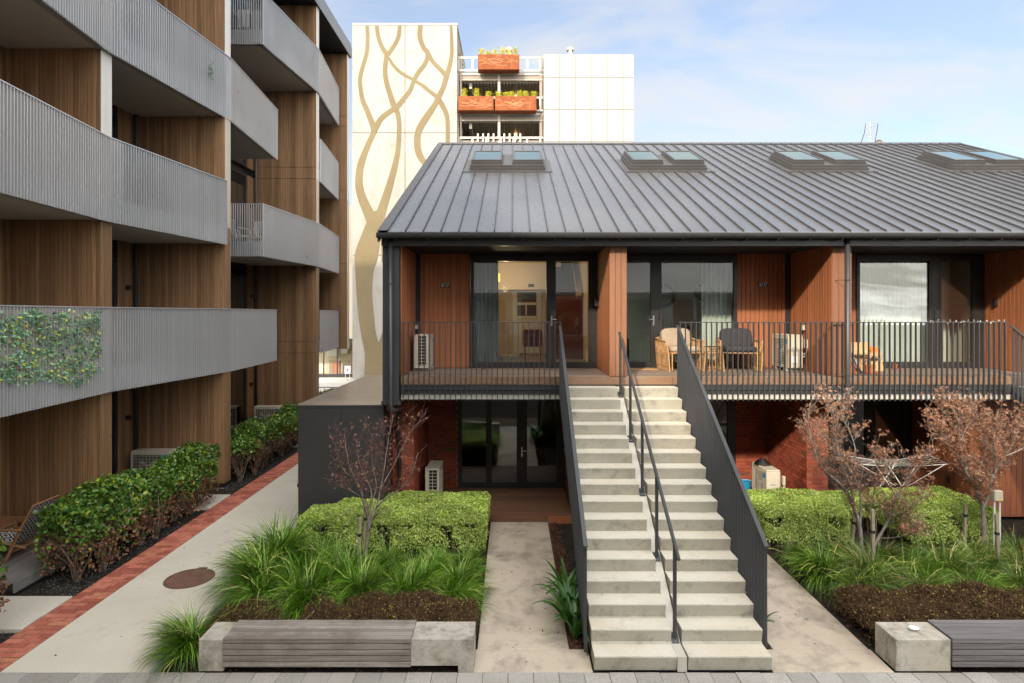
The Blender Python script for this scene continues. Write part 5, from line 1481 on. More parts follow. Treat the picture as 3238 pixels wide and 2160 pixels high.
for k, (a, b) in enumerate((((0.33, -0.1, 0), (0.0, 0.2, 1.02)), ((0.30, -0.05, 0), (-0.05, 0.25, 0.98)), ((0.36, 0.0, 0), (0.06, 0.28, 0.95)), ((-0.02, 0.05, 0.0), (-0.04, 0.2, 0.8)))):
    t_ = MB().tube([a, b], 0.013, 7).build('tube', M['steel'], pol, local=True)
    MB().tube([a, tuple(np.array(a)+(np.array(b)-np.array(a))*0.12)], 0.017, 7).build('cap', M['cushion_grey'], t_, local=True)
for k in range(5):
    MB().tube([(0.30-0.06*k, 0.0+0.04*k, 0.1+0.18*k), (0.02-0.02*k, 0.1+0.02*k, 0.1+0.18*k)], 0.006, 5).build('rung', M['steel'], pol, local=True)
def pot(loc, s, label, plant):
    r_ = thing('plant_pot', label, 'pot', loc)
    MB().lathe([(0.001, 0), (0.07*s, 0), (0.09*s, 0.15*s), (0.10*s, 0.15*s), (0.10*s, 0.19*s), (0.085*s, 0.19*s), (0.08*s, 0.15*s), (0.001, 0.15*s)], 18).build('pot', M['terracotta'], r_, smooth=False, local=True)
    if plant:
        MB().lathe([(0.001, -0.0), (0.12*s, 0.0), (0.13*s, 0.03), (0.12*s, 0.03), (0.001, 0.012)], 18, (0.04, 0, 0.001)).build('saucer', M['terracotta'], r_, local=True)
        p = MB()
        for k in range(9):
            a = random.uniform(0, 6.28); q = random.uniform(0.04, 0.14)
            p.tube([(0, 0, 0.14*s), (q*0.4*math.cos(a), q*0.4*math.sin(a), 0.3), (q*math.cos(a), q*math.sin(a), random.uniform(0.3, 0.42))], 0.004, 4)
        p.build('stems', M['twig'], r_, local=True)
        C = RNG.normal(0, 0.09, (60, 3)) + np.array([0, 0, 0.3]); C[:, 2] = np.abs(C[:, 2]-0.15)+0.15
        leaf_obj('leaves', C, 0.06, 0.03, M['dead_leaf'], r_)
    return r_
pot((WX(2749, 12.45), 12.45, 3.197), 1.0, 'terracotta pot with a dead plant beside the folded airer', True)
pot((WX(2706, 12.5), 12.62, 3.197), 0.9, 'terracotta pot with dead stems half hidden by the downpipe', True)
pot((WX(2829, 13.4), 13.4, 3.197), 0.62, 'small empty terracotta pot near the glass door', False)
sl = thing('string_lights', 'string of tiny white lights wound along the right deck rail', 'string lights', (7.0, 11.84, 4.29))
pts = []
for k in range(150):
    x = 7.27 + k*0.0172
    pts.append((x-7.0, 0.026*math.sin(k*0.9)-0.002, 0.012+0.022*math.cos(k*0.9)))
    if k % 5 == 0:
        MB().tube([pts[-1], (pts[-1][0]+random.uniform(-.02, .02), pts[-1][1]-0.02, pts[-1][2]+random.uniform(-0.03, 0.045))], 0.005, 5).build('bulb', M['white_paint'], sl, local=True)
MB().tube(pts, 0.0025, 4).build('wire', M['plinth'], sl, local=True)
pts = [(0.27+0.02*math.sin(k), 0.03*math.sin(k*1.7), -0.02-0.035*k) for k in range(26)]
MB().tube(pts, 0.0025, 4).build('wire', M['plinth'], sl, local=True)

# blue bucket, airer on the lower deck, meter box
bk = thing('bucket', 'blue plastic bucket standing in the brick recess', 'bucket', (5.60, 14.3, 0.13))
MB().lathe([(0.001, 0), (0.10, 0), (0.13, 0.29), (0.14, 0.29), (0.14, 0.31), (0.125, 0.31), (0.095, 0.02), (0.001, 0.02)], 20).build('tub', M['blue_plastic'], bk, local=True)
MB().tube([(0.13*math.cos(t), -0.02, 0.29+0.05*math.sin(t)) for t in np.linspace(0, math.pi, 9)], 0.004, 5).build('bail', M['white_paint'], bk, local=True)
ar = thing('clothes_airer', 'white wire clothes airer behind the maple on the lower deck', 'airer', (8.55, 13.35, 0.13))
wr = MB()
for s in (-1, 1):
    wr.tube([(s*1.0, -0.3, 1.02), (s*0.35, -0.3, 0.98), (s*0.35, 0.3, 0.98), (s*1.0, 0.3, 1.08), (s*1.0, -0.3, 1.02)], 0.008, 5)
    for k in range(6): wr.tube([(s*1.0, -0.3+k*0.12, 1.02+0.012*k), (s*0.35, -0.3+k*0.12, 0.98)], 0.003, 4)
for k in range(9): wr.tube([(-0.35, -0.3+k*0.075, 0.98), (0.35, -0.3+k*0.075, 0.98)], 0.003, 4)
wr.build('wire_rack', M['white_paint'], ar, local=True)
for s in (-1, 1):
    for y in (-0.3, 0.3):
        MB().tube([(s*0.3, y, 0.98), (-s*0.35, y, 0.0)], 0.010, 6).build('leg', M['white_paint'], ar, local=True)
    MB().tube([(s*0.95, -0.3, 1.02), (s*0.15, -0.3, 0.55)], 0.007, 5).build('brace', M['white_paint'], ar, local=True)
mb_ = thing('meter_box', 'cream electrical box on two white conduits beside the right maple', 'electrical box', (8.84, 10.85, 0))
MB().bbox(-0.08, 0.08, -0.05, 0.05, 1.04, 1.23, 0.012).build('box', M['hp_beige'], mb_, local=True)
MB().box(-0.03, 0.045, -0.0525, -0.0505, 1.055, 1.075).build('warning_label', M['yellow'], mb_, local=True)
for x in (-0.05, 0.05): MB().tube([(x, 0, -0.04), (x, 0, 1.04)], 0.016, 8).build('conduit', M['white_paint'], mb_, local=True)

# ------------------------------------------------------------------ furniture by the apartment building
dk2 = thing('timber_deck', 'low grey timber deck in front of the timber wall', 'deck', (-8.7, 10.3, 0))
MB().box(-9.6, -7.93, 9.47, 11.27, -0.03, 0.16).build('base', M['frame'], dk2)
for k in range(17):
    MB().bbox(-9.62+k*0.1, -9.62+k*0.1+0.095, 9.44, 11.28, 0.162, 0.188, 0.004).build('deck_board', M['grey_deck'], dk2)
MB().bbox(-7.925, -7.90, 9.42, 11.28, 0.02, 0.185, 0.003).build('edge_board', M['grey_deck'], dk2)
def m_pattern():
    m, t, o = new_mat('woven_pattern')
    g_ = N(t, 'ShaderNodeTexCoord').outputs['Object']
    s = N(t, 'ShaderNodeSeparateXYZ', {0: g_})
    fx = math_n(t, 'PINGPONG', math_n(t, 'MULTIPLY', s.outputs[1], 1.0), 0.10)
    fz = math_n(t, 'PINGPONG', math_n(t, 'ADD', math_n(t, 'MULTIPLY', s.outputs[0], 1.0), math_n(t, 'MULTIPLY', s.outputs[2], 0.8)), 0.08)
    sm = math_n(t, 'ADD', fx, fz)
    k = math_n(t, 'GREATER_THAN', math_n(t, 'FRACT', math_n(t, 'MULTIPLY', sm, 17.0)), 0.5)
    col = mixc(t, k, (0.015, 0.015, 0.016), (0.6, 0.58, 0.55))
    principled(t, o, col, 0.9, 0, 0.2)
    return m
M['pattern'] = m_pattern()
dc = thing('lounge_chair', 'low teak lounge chair with black and white woven sling', 'chair', (-8.62, 10.45, 0.19))
for s in (-1, 1):
    y = 0.28*s
    MB().tube([(0.42, y, 0.98), (0.05, y, 0.30), (0.0, y, 0.22)], 0.022, 6).build('back_rail', M['teak'], dc, local=True)
    MB().tube([(-0.42, y*1.05, 0.42), (0.30, y*1.05, 0.26)], 0.022, 6).build('seat_rail', M['teak'], dc, local=True)
    MB().tube([(0.20, y*1.12, 0.50), (-0.05, y*1.12, 0.0)], 0.024, 6).build('rear_leg', M['teak'], dc, local=True)
    MB().tube([(-0.40, y*1.12, 0.56), (-0.28, y*1.12, 0.0)], 0.022, 6).build('front_leg', M['teak'], dc, local=True)
    MB().bbox(-0.45, 0.25, y*1.12-0.03, y*1.12+0.03, 0.56, 0.585, 0.006).build('armrest', M['teak'], dc, local=True)
for q in (((-0.30, -0.3, 0.14), (-0.30, 0.3, 0.14)), ((0.0, -0.3, 0.16), (0.0, 0.3, 0.16)), ((0.42, -0.28, 0.98), (0.42, 0.28, 0.98))):
    MB().tube(q, 0.017, 6).build('crossbar', M['teak'], dc, local=True)
sgm = MB()
prof = [(-0.42, 0.42), (-0.2, 0.33), (0.0, 0.27), (0.06, 0.31), (0.2, 0.55), (0.42, 0.96)]
for a, b in zip(prof[:-1], prof[1:]):
    sgm.poly([(a[0], -0.25, a[1]), (a[0], 0.25, a[1]), (b[0], 0.25, b[1]), (b[0], -0.25, b[1])])
    sgm.poly([(a[0], -0.25, a[1]-0.01), (b[0], -0.25, b[1]-0.01), (b[0], 0.25, b[1]-0.01), (a[0], 0.25, a[1]-0.01)])
sgm.build('sling', M['pattern'], dc, local=True)
ot = thing('outdoor_table', 'small slatted timber table at the left edge of the deck', 'table', (-9.28, 10.75, 0.19))
for k in range(6): MB().bbox(-0.28+k*0.095, -0.28+k*0.095+0.088, -0.35, 0.35, 0.46, 0.485, 0.004).build('slat', M['teak'], ot, local=True)
for x in (-0.24, 0.24):
    for y in (-0.3, 0.3): MB().bbox(x-0.025, x+0.025, y-0.025, y+0.025, 0, 0.459, 0.004).build('leg', M['teak'], ot, local=True)

def garden_chair(loc, rz_, label, mat):
    r_ = thing('balcony_chair', label, 'chair', loc, rz_, 'white balcony chairs')
    for x in (-0.24, 0.24):
        MB().tube([(x, -0.24, 0), (x*0.95, -0.22, 0.45), (x*1.05, -0.2, 0.66), (x*1.05, 0.2, 0.68)], 0.014, 6).build('front_leg', mat, r_, local=True)
        MB().tube([(x, 0.30, 0), (x*0.95, 0.22, 0.45), (x*0.9, 0.30, 0.88)], 0.014, 6).build('rear_leg', mat, r_, local=True)
    MB().bbox(-0.24, 0.24, -0.23, 0.22, 0.43, 0.455, 0.008).build('seat', mat, r_, local=True)
    for k in range(8):
        x = -0.2+k*0.057
        MB().tube([(x, 0.22, 0.45), (x*1.02, 0.26, 0.65), (x*1.05, 0.31, 0.88)], 0.014, 5).build('back_slat', mat, r_, local=True)
    MB().tube([(-0.23, 0.31, 0.88), (0, 0.34, 0.90), (0.23, 0.31, 0.88)], 0.016, 6).build('top_rail', mat, r_, local=True)
    return r_
zf = lambda k: LV[k]+0.243
garden_chair((-8.45, 12.5, zf(0)), R(200), 'white slatted chair behind first floor balcony slats, nearer one', M['white_paint'])
garden_chair((-8.35, 13.5, zf(0)), R(170), 'white slatted chair behind first floor balcony slats, farther one', M['white_paint'])
garden_chair((-8.75, 18.95, zf(1)), R(150), 'white slatted chair at the open corner of the second floor balcony', M['white_paint'])
garden_chair((-8.2, 19.3, zf(1)), R(215), 'white slatted chair nearer the corner of the second floor balcony', M['white_paint'])
garden_chair((-8.35, 12.9, zf(1)), R(200), 'pale chair behind the second floor balcony slats', M['white_paint'])
rk = thing('drying_rack', 'drying rack hung with washing on the top left balcony', 'airer', (-8.7, 18.95, zf(3)))
w_ = MB()
for k in range(5): w_.tube([(-0.8, -0.25+k*0.12, 1.0), (0.75, -0.25+k*0.12, 1.0)], 0.005, 4)
w_.build('wires', M['white_paint'], rk, local=True)
for s in (-1, 1):
    for x in (-0.5, 0.3): MB().tube([(x-0.4*s, s*0.2, 0), (x+0.4*s, s*0.2, 1.0)], 0.009, 5).build('leg', M['white_paint'], rk, local=True)
for k, (x, y, w2, h2, mt) in enumerate(((0.05, -0.2, 0.35, 0.55, 'white_paint'), (0.42, -0.12, 0.4, 0.75, 'curtain'), (0.2, 0.0, 0.3, 0.6, 'cushion_grey'), (-0.3, 0.1, 0.3, 0.5, 'cushion_grey'))):
    d_ = drape('garment', x, x+w2, y, 1.02-h2, 1.02, M[mt], None, 2, 0.03)
    d_.parent = rk
# ------------------------------------------------------------------ hedges
def surf_points(n_, x0, x1, y0, y1, z0, z1, bottom=0.0, bulge=0.05):
    A = dict(top=(x1-x0)*(y1-y0), front=(x1-x0)*(z1-z0), back=(x1-x0)*(z1-z0)*0.35, left=(y1-y0)*(z1-z0), right=(y1-y0)*(z1-z0))
    tot = sum(A.values()); P = []; D = []
    for k, a in A.items():
        m = int(n_*a/tot); u, v = RNG.random(m), RNG.random(m)
        dep = RNG.exponential(0.035, m)-0.012
        if k == 'top': p = np.stack([x0+(x1-x0)*u, y0+(y1-y0)*v, z1-dep], 1); d = (0, 0, 1)
        elif k == 'front': p = np.stack([x0+(x1-x0)*u, y0+dep, z0+(z1-z0)*v], 1); d = (0, -1, 0.25)
        elif k == 'back': p = np.stack([x0+(x1-x0)*u, y1-dep, z0+(z1-z0)*v], 1); d = (0, 1, 0.25)
        elif k == 'left': p = np.stack([x0+dep, y0+(y1-y0)*u, z0+(z1-z0)*v], 1); d = (-1, 0, 0.25)
        else: p = np.stack([x1-dep, y0+(y1-y0)*u, z0+(z1-z0)*v], 1); d = (1, 0, 0.25)
        P.append(p); D.append(np.tile(np.array(d, float), (m, 1)))
    P, D = np.concatenate(P), np.concatenate(D)
    w = (np.sin(P[:, 0]*4.1+P[:, 1]*2.3)+np.sin(P[:, 0]*9.7-P[:, 1]*7.1+P[:, 2]*5)*0.6+np.sin(P[:, 1]*13+P[:, 0]*17+P[:, 2]*11)*0.4)
    P = P + D*(w*bulge*0.35)[:, None]
    # rounded shoulders
    c = np.array([(x0+x1)/2, (y0+y1)/2, 0]); hx, hy = (x1-x0)/2, (y1-y0)/2
    e = np.clip(np.maximum(np.abs(P[:, 0]-c[0])-hx+0.18, np.abs(P[:, 1]-c[1])-hy+0.18)/0.18, 0, 1)
    t = np.clip((P[:, 2]-z1+0.15)/0.15, 0, 1)
    P[:, 2] -= 0.07*e*e*t
    return P, D
def stems(name, parent, n_, x0, x1, y0, y1, z1, mat, rr=0.007, lean=0.2, foot=0.0):
    m = MB()
    for k in range(n_):
        x, y = random.uniform(x0, x1), random.uniform(y0, y1)
        a = random.uniform(0, 6.28); l = random.uniform(0, lean); h = z1*random.uniform(0.75, 1.0)
        r_ = rr*random.uniform(0.6, 1.5)
        m.tube([(x, y, -0.06), (x+l*0.4*math.cos(a), y+l*0.4*math.sin(a), h*0.45), (x+l*math.cos(a)+random.uniform(-.03, .03), y+l*math.sin(a), h)], [r_*1.3, r_, r_*0.5], 4, cap=False)
    return m.build(name, mat, parent)
def clipped_hedge(boxes, n_, label, gaps=()):
    b0 = boxes[0]
    root = thing('clipped_hedge', label, 'hedge', ((b0[0]+b0[1])/2, (b0[2]+b0[3])/2, 0), group='clipped pale green hedges')
    PP, DD = [], []
    for (x0, x1, y0, y1, z0, z1, fr_) in boxes:
        P, D = surf_points(int(n_*fr_), x0, x1, y0, y1, z0, z1)
        # thinner towards the foot of the sides
        side = D[:, 2] < 0.9
        keep = ~side | (RNG.random(len(P)) < np.clip((P[:, 2]-z0)/(z1-z0)*1.45+0.12, 0, 1))
        holes = np.sin(P[:, 0]*5.3+1.0)+np.sin(P[:, 0]*11.0+P[:, 2]*6)+np.sin(P[:, 2]*9+2)
        keep &= ~(side & (P[:, 2] < z1-0.16) & (holes > 0.75) & (RNG.random(len(P)) < 0.9))
        PP.append(P[keep]); DD.append(D[keep])
    P, D = np.concatenate(PP), np.concatenate(DD)
    leaf_obj('foliage', P, 0.034, 0.022, M['pitto'], root, dirs=D, up=0.25, local=False, flat=0.8)
    # loose inner leaves, twigs and stems
    for (x0, x1, y0, y1, z0, z1, fr_) in boxes:
        stems('stems', root, int(90*(x1-x0)*(y1-y0))+20, x0+0.06, x1-0.06, y0+0.05, y1-0.06, z1-0.06, M['hedge_twig'], 0.008, 0.12)
        m_ = int(2600*(x1-x0)*(y1-y0))
        C = np.stack([RNG.uniform(x0+.05, x1-.05, m_), RNG.uniform(y0+.05, y1-.05, m_), RNG.uniform(z1-0.25, z1-0.05, m_)], 1)
        leaf_obj('inner_foliage', C, 0.05, 0.035, M['pitto'], root, local=False)
    return root
clipped_hedge([(-3.93, -0.50, 10.90, 11.68, 0.10, 0.75, 0.62), (-3.45, -2.62, 11.66, 11.95, 0.3, 0.755, 0.10), (-2.62, -0.50, 11.66, 12.45, 0.3, 0.755, 0.28)], 92000, 'pale green clipped hedge left of the central path with a young maple in front')
clipped_hedge([(4.78, 6.36, 11.25, 12.55, 0.12, 0.77, 1.0)], 60000, 'pale green clipped hedge right of the stairs below the brick pier')
clipped_hedge([(6.30, 7.6, 12.15, 12.66, 0.25, 0.72, 1.0)], 22000, 'narrow clipped hedge strip between the two larger hedges on the right')
clipped_hedge([(7.5, 9.15, 11.20, 12.6, 0.12, 0.80, 1.0)], 62000, 'rounded pale green hedge behind the two maples on the right')

def shrub_hedge(x0, x1, y0, y1, h, n_, label, ntr, dead=0.55, lowclear=0.0):
    root = thing('shrub_hedge', label, 'hedge', ((x0+x1)/2, (y0+y1)/2, 0), group='glossy shrub hedges by the timber building')
    P, D = surf_points(n_, x0, x1, y0, y1, 0.12, h, bulge=0.16)
    hh = h + 0.10*np.sin(P[:, 1]*1.9)+0.05*np.sin(P[:, 1]*5.3+1)
    P[:, 2] = P[:, 2]*hh/h
    zr = (P[:, 2]-0.12)/(h-0.12)
    nz = 0.10*np.sin(P[:, 1]*6.0)+0.08*np.sin(P[:, 1]*14+P[:, 2]*8)
    green = (zr + nz + RNG.normal(0, 0.10, len(P))) > dead
    keep = RNG.random(len(P)) < np.clip(zr*1.5+0.20-lowclear, 0.04, 1)
    g_, dg, b_ = P[green], D[green], P[~green & keep]
    leaf_obj('foliage', g_, 0.075, 0.056, M['grise'], root, dirs=dg, up=0.35, local=False, fold=0.12, flat=0.7)
    C = np.stack([RNG.uniform(x0+.1, x1-.1, n_//3), RNG.uniform(y0+.1, y1-.1, n_//3), RNG.uniform(h*0.62, h*0.95, n_//3)], 1)
    leaf_obj('inner_foliage', C, 0.08, 0.06, M['grise'], root, local=False)
    leaf_obj('dead_leaves', b_, 0.06, 0.045, M['dead_leaf'], root, up=-0.3, local=False, fold=0.4)
    m = MB()
    for k in range(ntr):
        yb = y0+(y1-y0)*(k+0.5)/ntr+random.uniform(-0.12, 0.12); xb = (x0+x1)/2+random.uniform(0.0, 0.28)
        for j in range(13):
            a = random.uniform(0, 6.28); l = random.uniform(0.12, 0.5)
            e = (min(max(xb+l*math.cos(a), x0), x1+0.02), yb+l*math.sin(a), h*random.uniform(0.55, 0.92))
            r_ = random.uniform(0.006, 0.016)
            mid = ((xb*0.6+e[0]*0.4)+random.uniform(-.06, .06), (yb*0.6+e[1]*0.4)+random.uniform(-.06, .06), e[2]*0.4)
            m.tube([(xb+random.uniform(-.04, .04), yb+random.uniform(-.04, .04), -0.06), mid, e], [r_*1.5, r_, r_*0.4], 5, cap=False)
            for q in range(3):
                f_ = (mid[0]+random.uniform(-.25, .25), mid[1]+random.uniform(-.25, .25), mid[2]+random.uniform(0.1, 0.4))
                m.tube([mid, f_], [r_*0.45, r_*0.25], 3, cap=False)
    m.build('stems', M['hedge_twig'], root)
    return root
shrub_hedge(-7.85, -6.98, 9.8, 14.15, 1.25, 13000, 'long glossy shrub hedge with brown lower leaves beside the brick strip', 9, 0.52)
shrub_hedge(-7.85, -7.02, 15.75, 26.0, 1.20, 17000, 'farther shrub hedge with bare stems along the brick strip', 18, 0.62, 0.35)
shrub_hedge(-7.9, -7.05, 6.6, 8.22, 1.32, 4200, 'shrub cut off at the left edge with dark dry leaves', 3, 0.66, 0.2)

# ------------------------------------------------------------------ grass tussocks
def tuft_mesh(name, n_, Lm, bias, mat, seg=6, spread=0.13, wid=0.0135, stiff=1.0):
    nl = max(8, n_//14); lock = RNG.integers(0, nl, n_)
    az = RNG.uniform(0, 2*math.pi, nl)[lock]+RNG.normal(0, 0.16, n_)
    dx, dy = np.cos(az)+bias[0]*RNG.random(n_), np.sin(az)+bias[1]*RNG.random(n_)
    nr = np.sqrt(dx*dx+dy*dy)+1e-6; dx, dy = dx/nr, dy/nr
    th0 = np.abs(RNG.normal(0.34, 0.26, nl)[lock]+RNG.normal(0, 0.06, n_)); kap = (RNG.uniform(0.9, 3.1, nl)[lock]+RNG.normal(0, 0.18, n_))/stiff
    L = Lm*RNG.uniform(0.65, 1.2, n_)
    rb = spread*np.sqrt(RNG.random(n_)); ab = RNG.uniform(0, 6.28, n_)
    p = np.stack([rb*np.cos(ab), rb*np.sin(ab), np.full(n_, -0.05)], 1)
    sx, sy = -dy, dx
    tw = RNG.normal(0, 0.35, n_)
    V = []
    wsc = (wid*np.where(RNG.random(n_) < 0.35, 1.9, 0.9))[:, None]
    for k in range(seg+1):
        t = k/seg
        w = wsc*(0.55+0.6*t if t < 0.4 else 0.8*(1-t)/0.6+0.02)
        S = np.stack([sx*np.cos(tw), sy*np.cos(tw), np.sin(tw)], 1)
        V.append(np.stack([p+S*w*0.5, p-S*w*0.5], 1))
        th = th0+kap*t**1.4
        st_ = (L/seg)[:, None]
        p = p+np.stack([dx*np.sin(th), dy*np.sin(th), np.cos(th)], 1)*st_
        p[:, 2] = np.maximum(p[:, 2], 0.015)
    V = np.stack(V, 1).reshape(n_, (seg+1)*2, 3)
    b = (np.arange(n_)*(seg+1)*2)[:, None]
    Fc = np.concatenate([b+np.array([[k*2, k*2+1, k*2+3, k*2+2]]) for k in range(seg)], 0)
    return np_mesh(name, V.reshape(-1, 3), Fc, mat)
tv = [tuft_mesh('blades', 1000, 1.03, b, m_) for b, m_ in (((0.3, -1.5), M['grass']), ((1.6, -1.4), M['grass']), ((-1.2, -0.8), M['grass']), ((0.1, -0.2), M['grass']), ((0.8, -1.3), M['grass2']), ((-1.0, -1.2), M['grass2']))]
ORD = ['first', 'second', 'third', 'fourth', 'fifth', 'sixth', 'seventh', 'eighth']
def nth(x, y, rows, side):
    rn = lambda q: 'back' if q > 10.2 else ('middle' if q > 9.3 else 'front')
    same = sorted([r_[0] for r_ in rows if rn(r_[1]) == rn(y)])
    k = same.index(x)
    if side == 'left': return 'bright green grass tussock in the left bed, %s row, %s from the left' % (rn(y), ORD[k])
    return 'olive green grass tussock in the right bed, %s row, %s from the stairs' % (rn(y), ORD[k])
def tussock(x, y, var, s, label, grp, rz_=0.0):
    r_ = thing('grass_tussock', label, 'grass', (x, y, -0.04), rz_, grp)
    o = place('blades', tv[var], r_)
    o.scale = (s, s, s*random.uniform(0.9, 1.1))
    return r_
LEFT = ((-4.05, 10.35, 3, 1.1), (-3.35, 10.3, 3, 0.7), (-2.15, 10.3, 0, 0.6), (-1.35, 10.28, 3, 0.58), (-0.80, 10.25, 0, 0.55),
                     (-4.05, 9.55, 2, 1.05), (-3.4, 9.5, 1, 1.0), (-2.75, 9.6, 0, 0.9), (-2.0, 9.6, 1, 0.75), (-1.45, 9.5, 0, 0.75), (-0.85, 9.45, 0, 0.72),
                     (-3.75, 8.9, 1, 1.0), (-3.05, 8.75, 0, 1.0), (-2.3, 8.95, 0, 0.95), (-1.6, 8.95, 0, 0.8), (-0.95, 8.95, 1, 0.75), (-2.9, 9.22, 1, 0.9))
for (x, y, v, s) in LEFT:
    tussock(x, y, v, s, nth(x, y, LEFT, 'left'), 'grass tussocks in the left bed', random.uniform(-0.3, 0.3))
tussock(-4.22, 7.80, 2, 0.78, 'lone grass tussock at the left end of the silvery bench', 'grass tussocks in the left bed')
RIGHT = ((5.05, 10.6, 4, 0.6), (5.7, 10.6, 4, 0.62), (6.6, 10.6, 4, 0.6), (7.4, 10.5, 5, 0.62), (8.2, 10.6, 4, 0.65), (9.0, 10.6, 4, 0.7),
                     (5.15, 9.85, 2, 0.85), (5.75, 9.5, 5, 0.95), (6.5, 9.7, 1, 0.85), (7.1, 9.75, 4, 0.85), (7.8, 9.9, 5, 0.9), (8.5, 9.85, 5, 0.95), (9.2, 9.9, 4, 0.9),
                     (5.35, 9.25, 4, 0.8), (6.3, 9.15, 4, 0.75), (7.1, 9.15, 1, 0.8), (7.9, 9.2, 4, 0.8), (8.7, 9.2, 0, 0.8))
for (x, y, v, s) in RIGHT:
    tussock(x, y, v, s, nth(x, y, RIGHT, 'right'), 'grass tussocks in the right bed', random.uniform(-0.4, 0.4))
fx = thing('flax_plant', 'yellow green flax plant beside the far timber corner', 'plant', (-7.65, 26.9, 0))
place('leaves', tuft_mesh('leaves', 70, 1.35, (0.4, -0.3), M['planter_plant'], 6, 0.12, 0.05, 1.6), fx)

# ------------------------------------------------------------------ low brown ground hedges
def brown_mass(x0, x1, y0, y1, h, n_, label):
    root = thing('brown_groundcover', label, 'shrub', ((x0+x1)/2, (y0+y1)/2, -0.05), group='low twiggy brown shrubs')
    def top(x, y): return h*(0.86+0.10*np.sin(x*3.1)+0.07*np.sin(x*7.7+y*5)+0.04*np.sin(x*17+y*13))
    n2 = n_
    x, y = RNG.uniform(x0, x1, n2), RNG.uniform(y0, y1, n2)
    ex = np.minimum(np.minimum(x-x0, x1-x), np.minimum(y-y0, y1-y)); fal = np.clip(ex/0.22, 0, 1)**0.5
    z = top(x, y)*(0.45+0.55*fal)*np.clip(1-RNG.exponential(0.16, n2), 0.05, 1.05)
    P = np.stack([x, y, z], 1)
    U = RNG.normal(size=(n2, 3)); U[:, 2] = np.abs(U[:, 2])*0.8+0.2; U /= np.linalg.norm(U, axis=1, keepdims=True)
    S = np.cross(U, RNG.normal(size=(n2, 3))); S /= np.linalg.norm(S, axis=1, keepdims=True)
    L = RNG.uniform(0.05, 0.14, (n2, 1)); w = 0.0032
    off = np.array(wloc(root))
    p0, p1, p2 = P-U*L*0.5, P+RNG.normal(0, 0.012, (n2, 3)), P+U*L*0.5+RNG.normal(0, 0.02, (n2, 3))
    V = np.stack([p0-S*w, p0+S*w, p1-S*w, p1+S*w, p2-S*w*.4, p2+S*w*.4], 1)-off
    b = (np.arange(n2)*6)[:, None]
    Fc = np.concatenate([b+np.array([[0, 1, 3, 2]]), b+np.array([[2, 3, 5, 4]])], 0)
    place('twigs', np_mesh('twigs', V.reshape(-1, 3), Fc, M['hedge_brown']), root)
    k = RNG.integers(0, n2, int(n2*0.9))
    leaf_obj('leaves', P[k]+RNG.normal(0, 0.02, (len(k), 3)), 0.024, 0.015, M['corokia'], root, local=False)
    return root
M['hedge_brown'] = varied('brown_twig', (0.055,0.030,0.018), (0.13,0.075,0.042), 5, 0.9, 0.15, fine=0.2, isl=0.4)
brown_mass(-2.95, -0.52, 7.90, 8.68, 0.50, 26000, 'low brown twiggy shrub behind the silvery bench')
brown_mass(-4.15, -3.05, 7.95, 8.6, 0.42, 9000, 'small brown twiggy shrub beside the lone grass tussock')
brown_mass(-4.35, -3.95, 10.7, 11.2, 0.62, 4000, 'brown twiggy shrub at the left end of the clipped hedge')
brown_mass(4.80, 9.6, 7.92, 8.95, 0.50, 52000, 'low brown twiggy shrub behind the dark grey bench')

# ------------------------------------------------------------------ maples
def star_leaves(C, s, curl=0.5, up=0.0):
    n_ = len(C); V, Fc = [], []
    U, S, Nn = frames(n_, up)
    s = s*(1+RNG.uniform(-0.35, 0.35, (n_, 1)))
    for k, (a, l) in enumerate(((0, 1.0), (0.75, 0.85), (-0.75, 0.85), (1.5, 0.55), (-1.5, 0.55))):
        d = U*math.cos(a)+S*math.sin(a); e = -U*math.sin(a)+S*math.cos(a)
        mid = C+d*s*l*0.5
        tip = C+d*s*l-Nn*s*l*curl*RNG.uniform(0.2, 1.0, (n_, 1))
        V.append(np.stack([C, mid+e*s*0.09, tip, mid-e*s*0.09], 1))
    V = np.concatenate(V, 1)                         # (n, 20, 3)
    b = (np.arange(n_)*20)[:, None]
    for k in range(5): Fc += [b+np.array([[4*k, 4*k+1, 4*k+2]]), b+np.array([[4*k, 4*k+2, 4*k+3]])]
    return V.reshape(-1, 3), np.concatenate(Fc, 0)
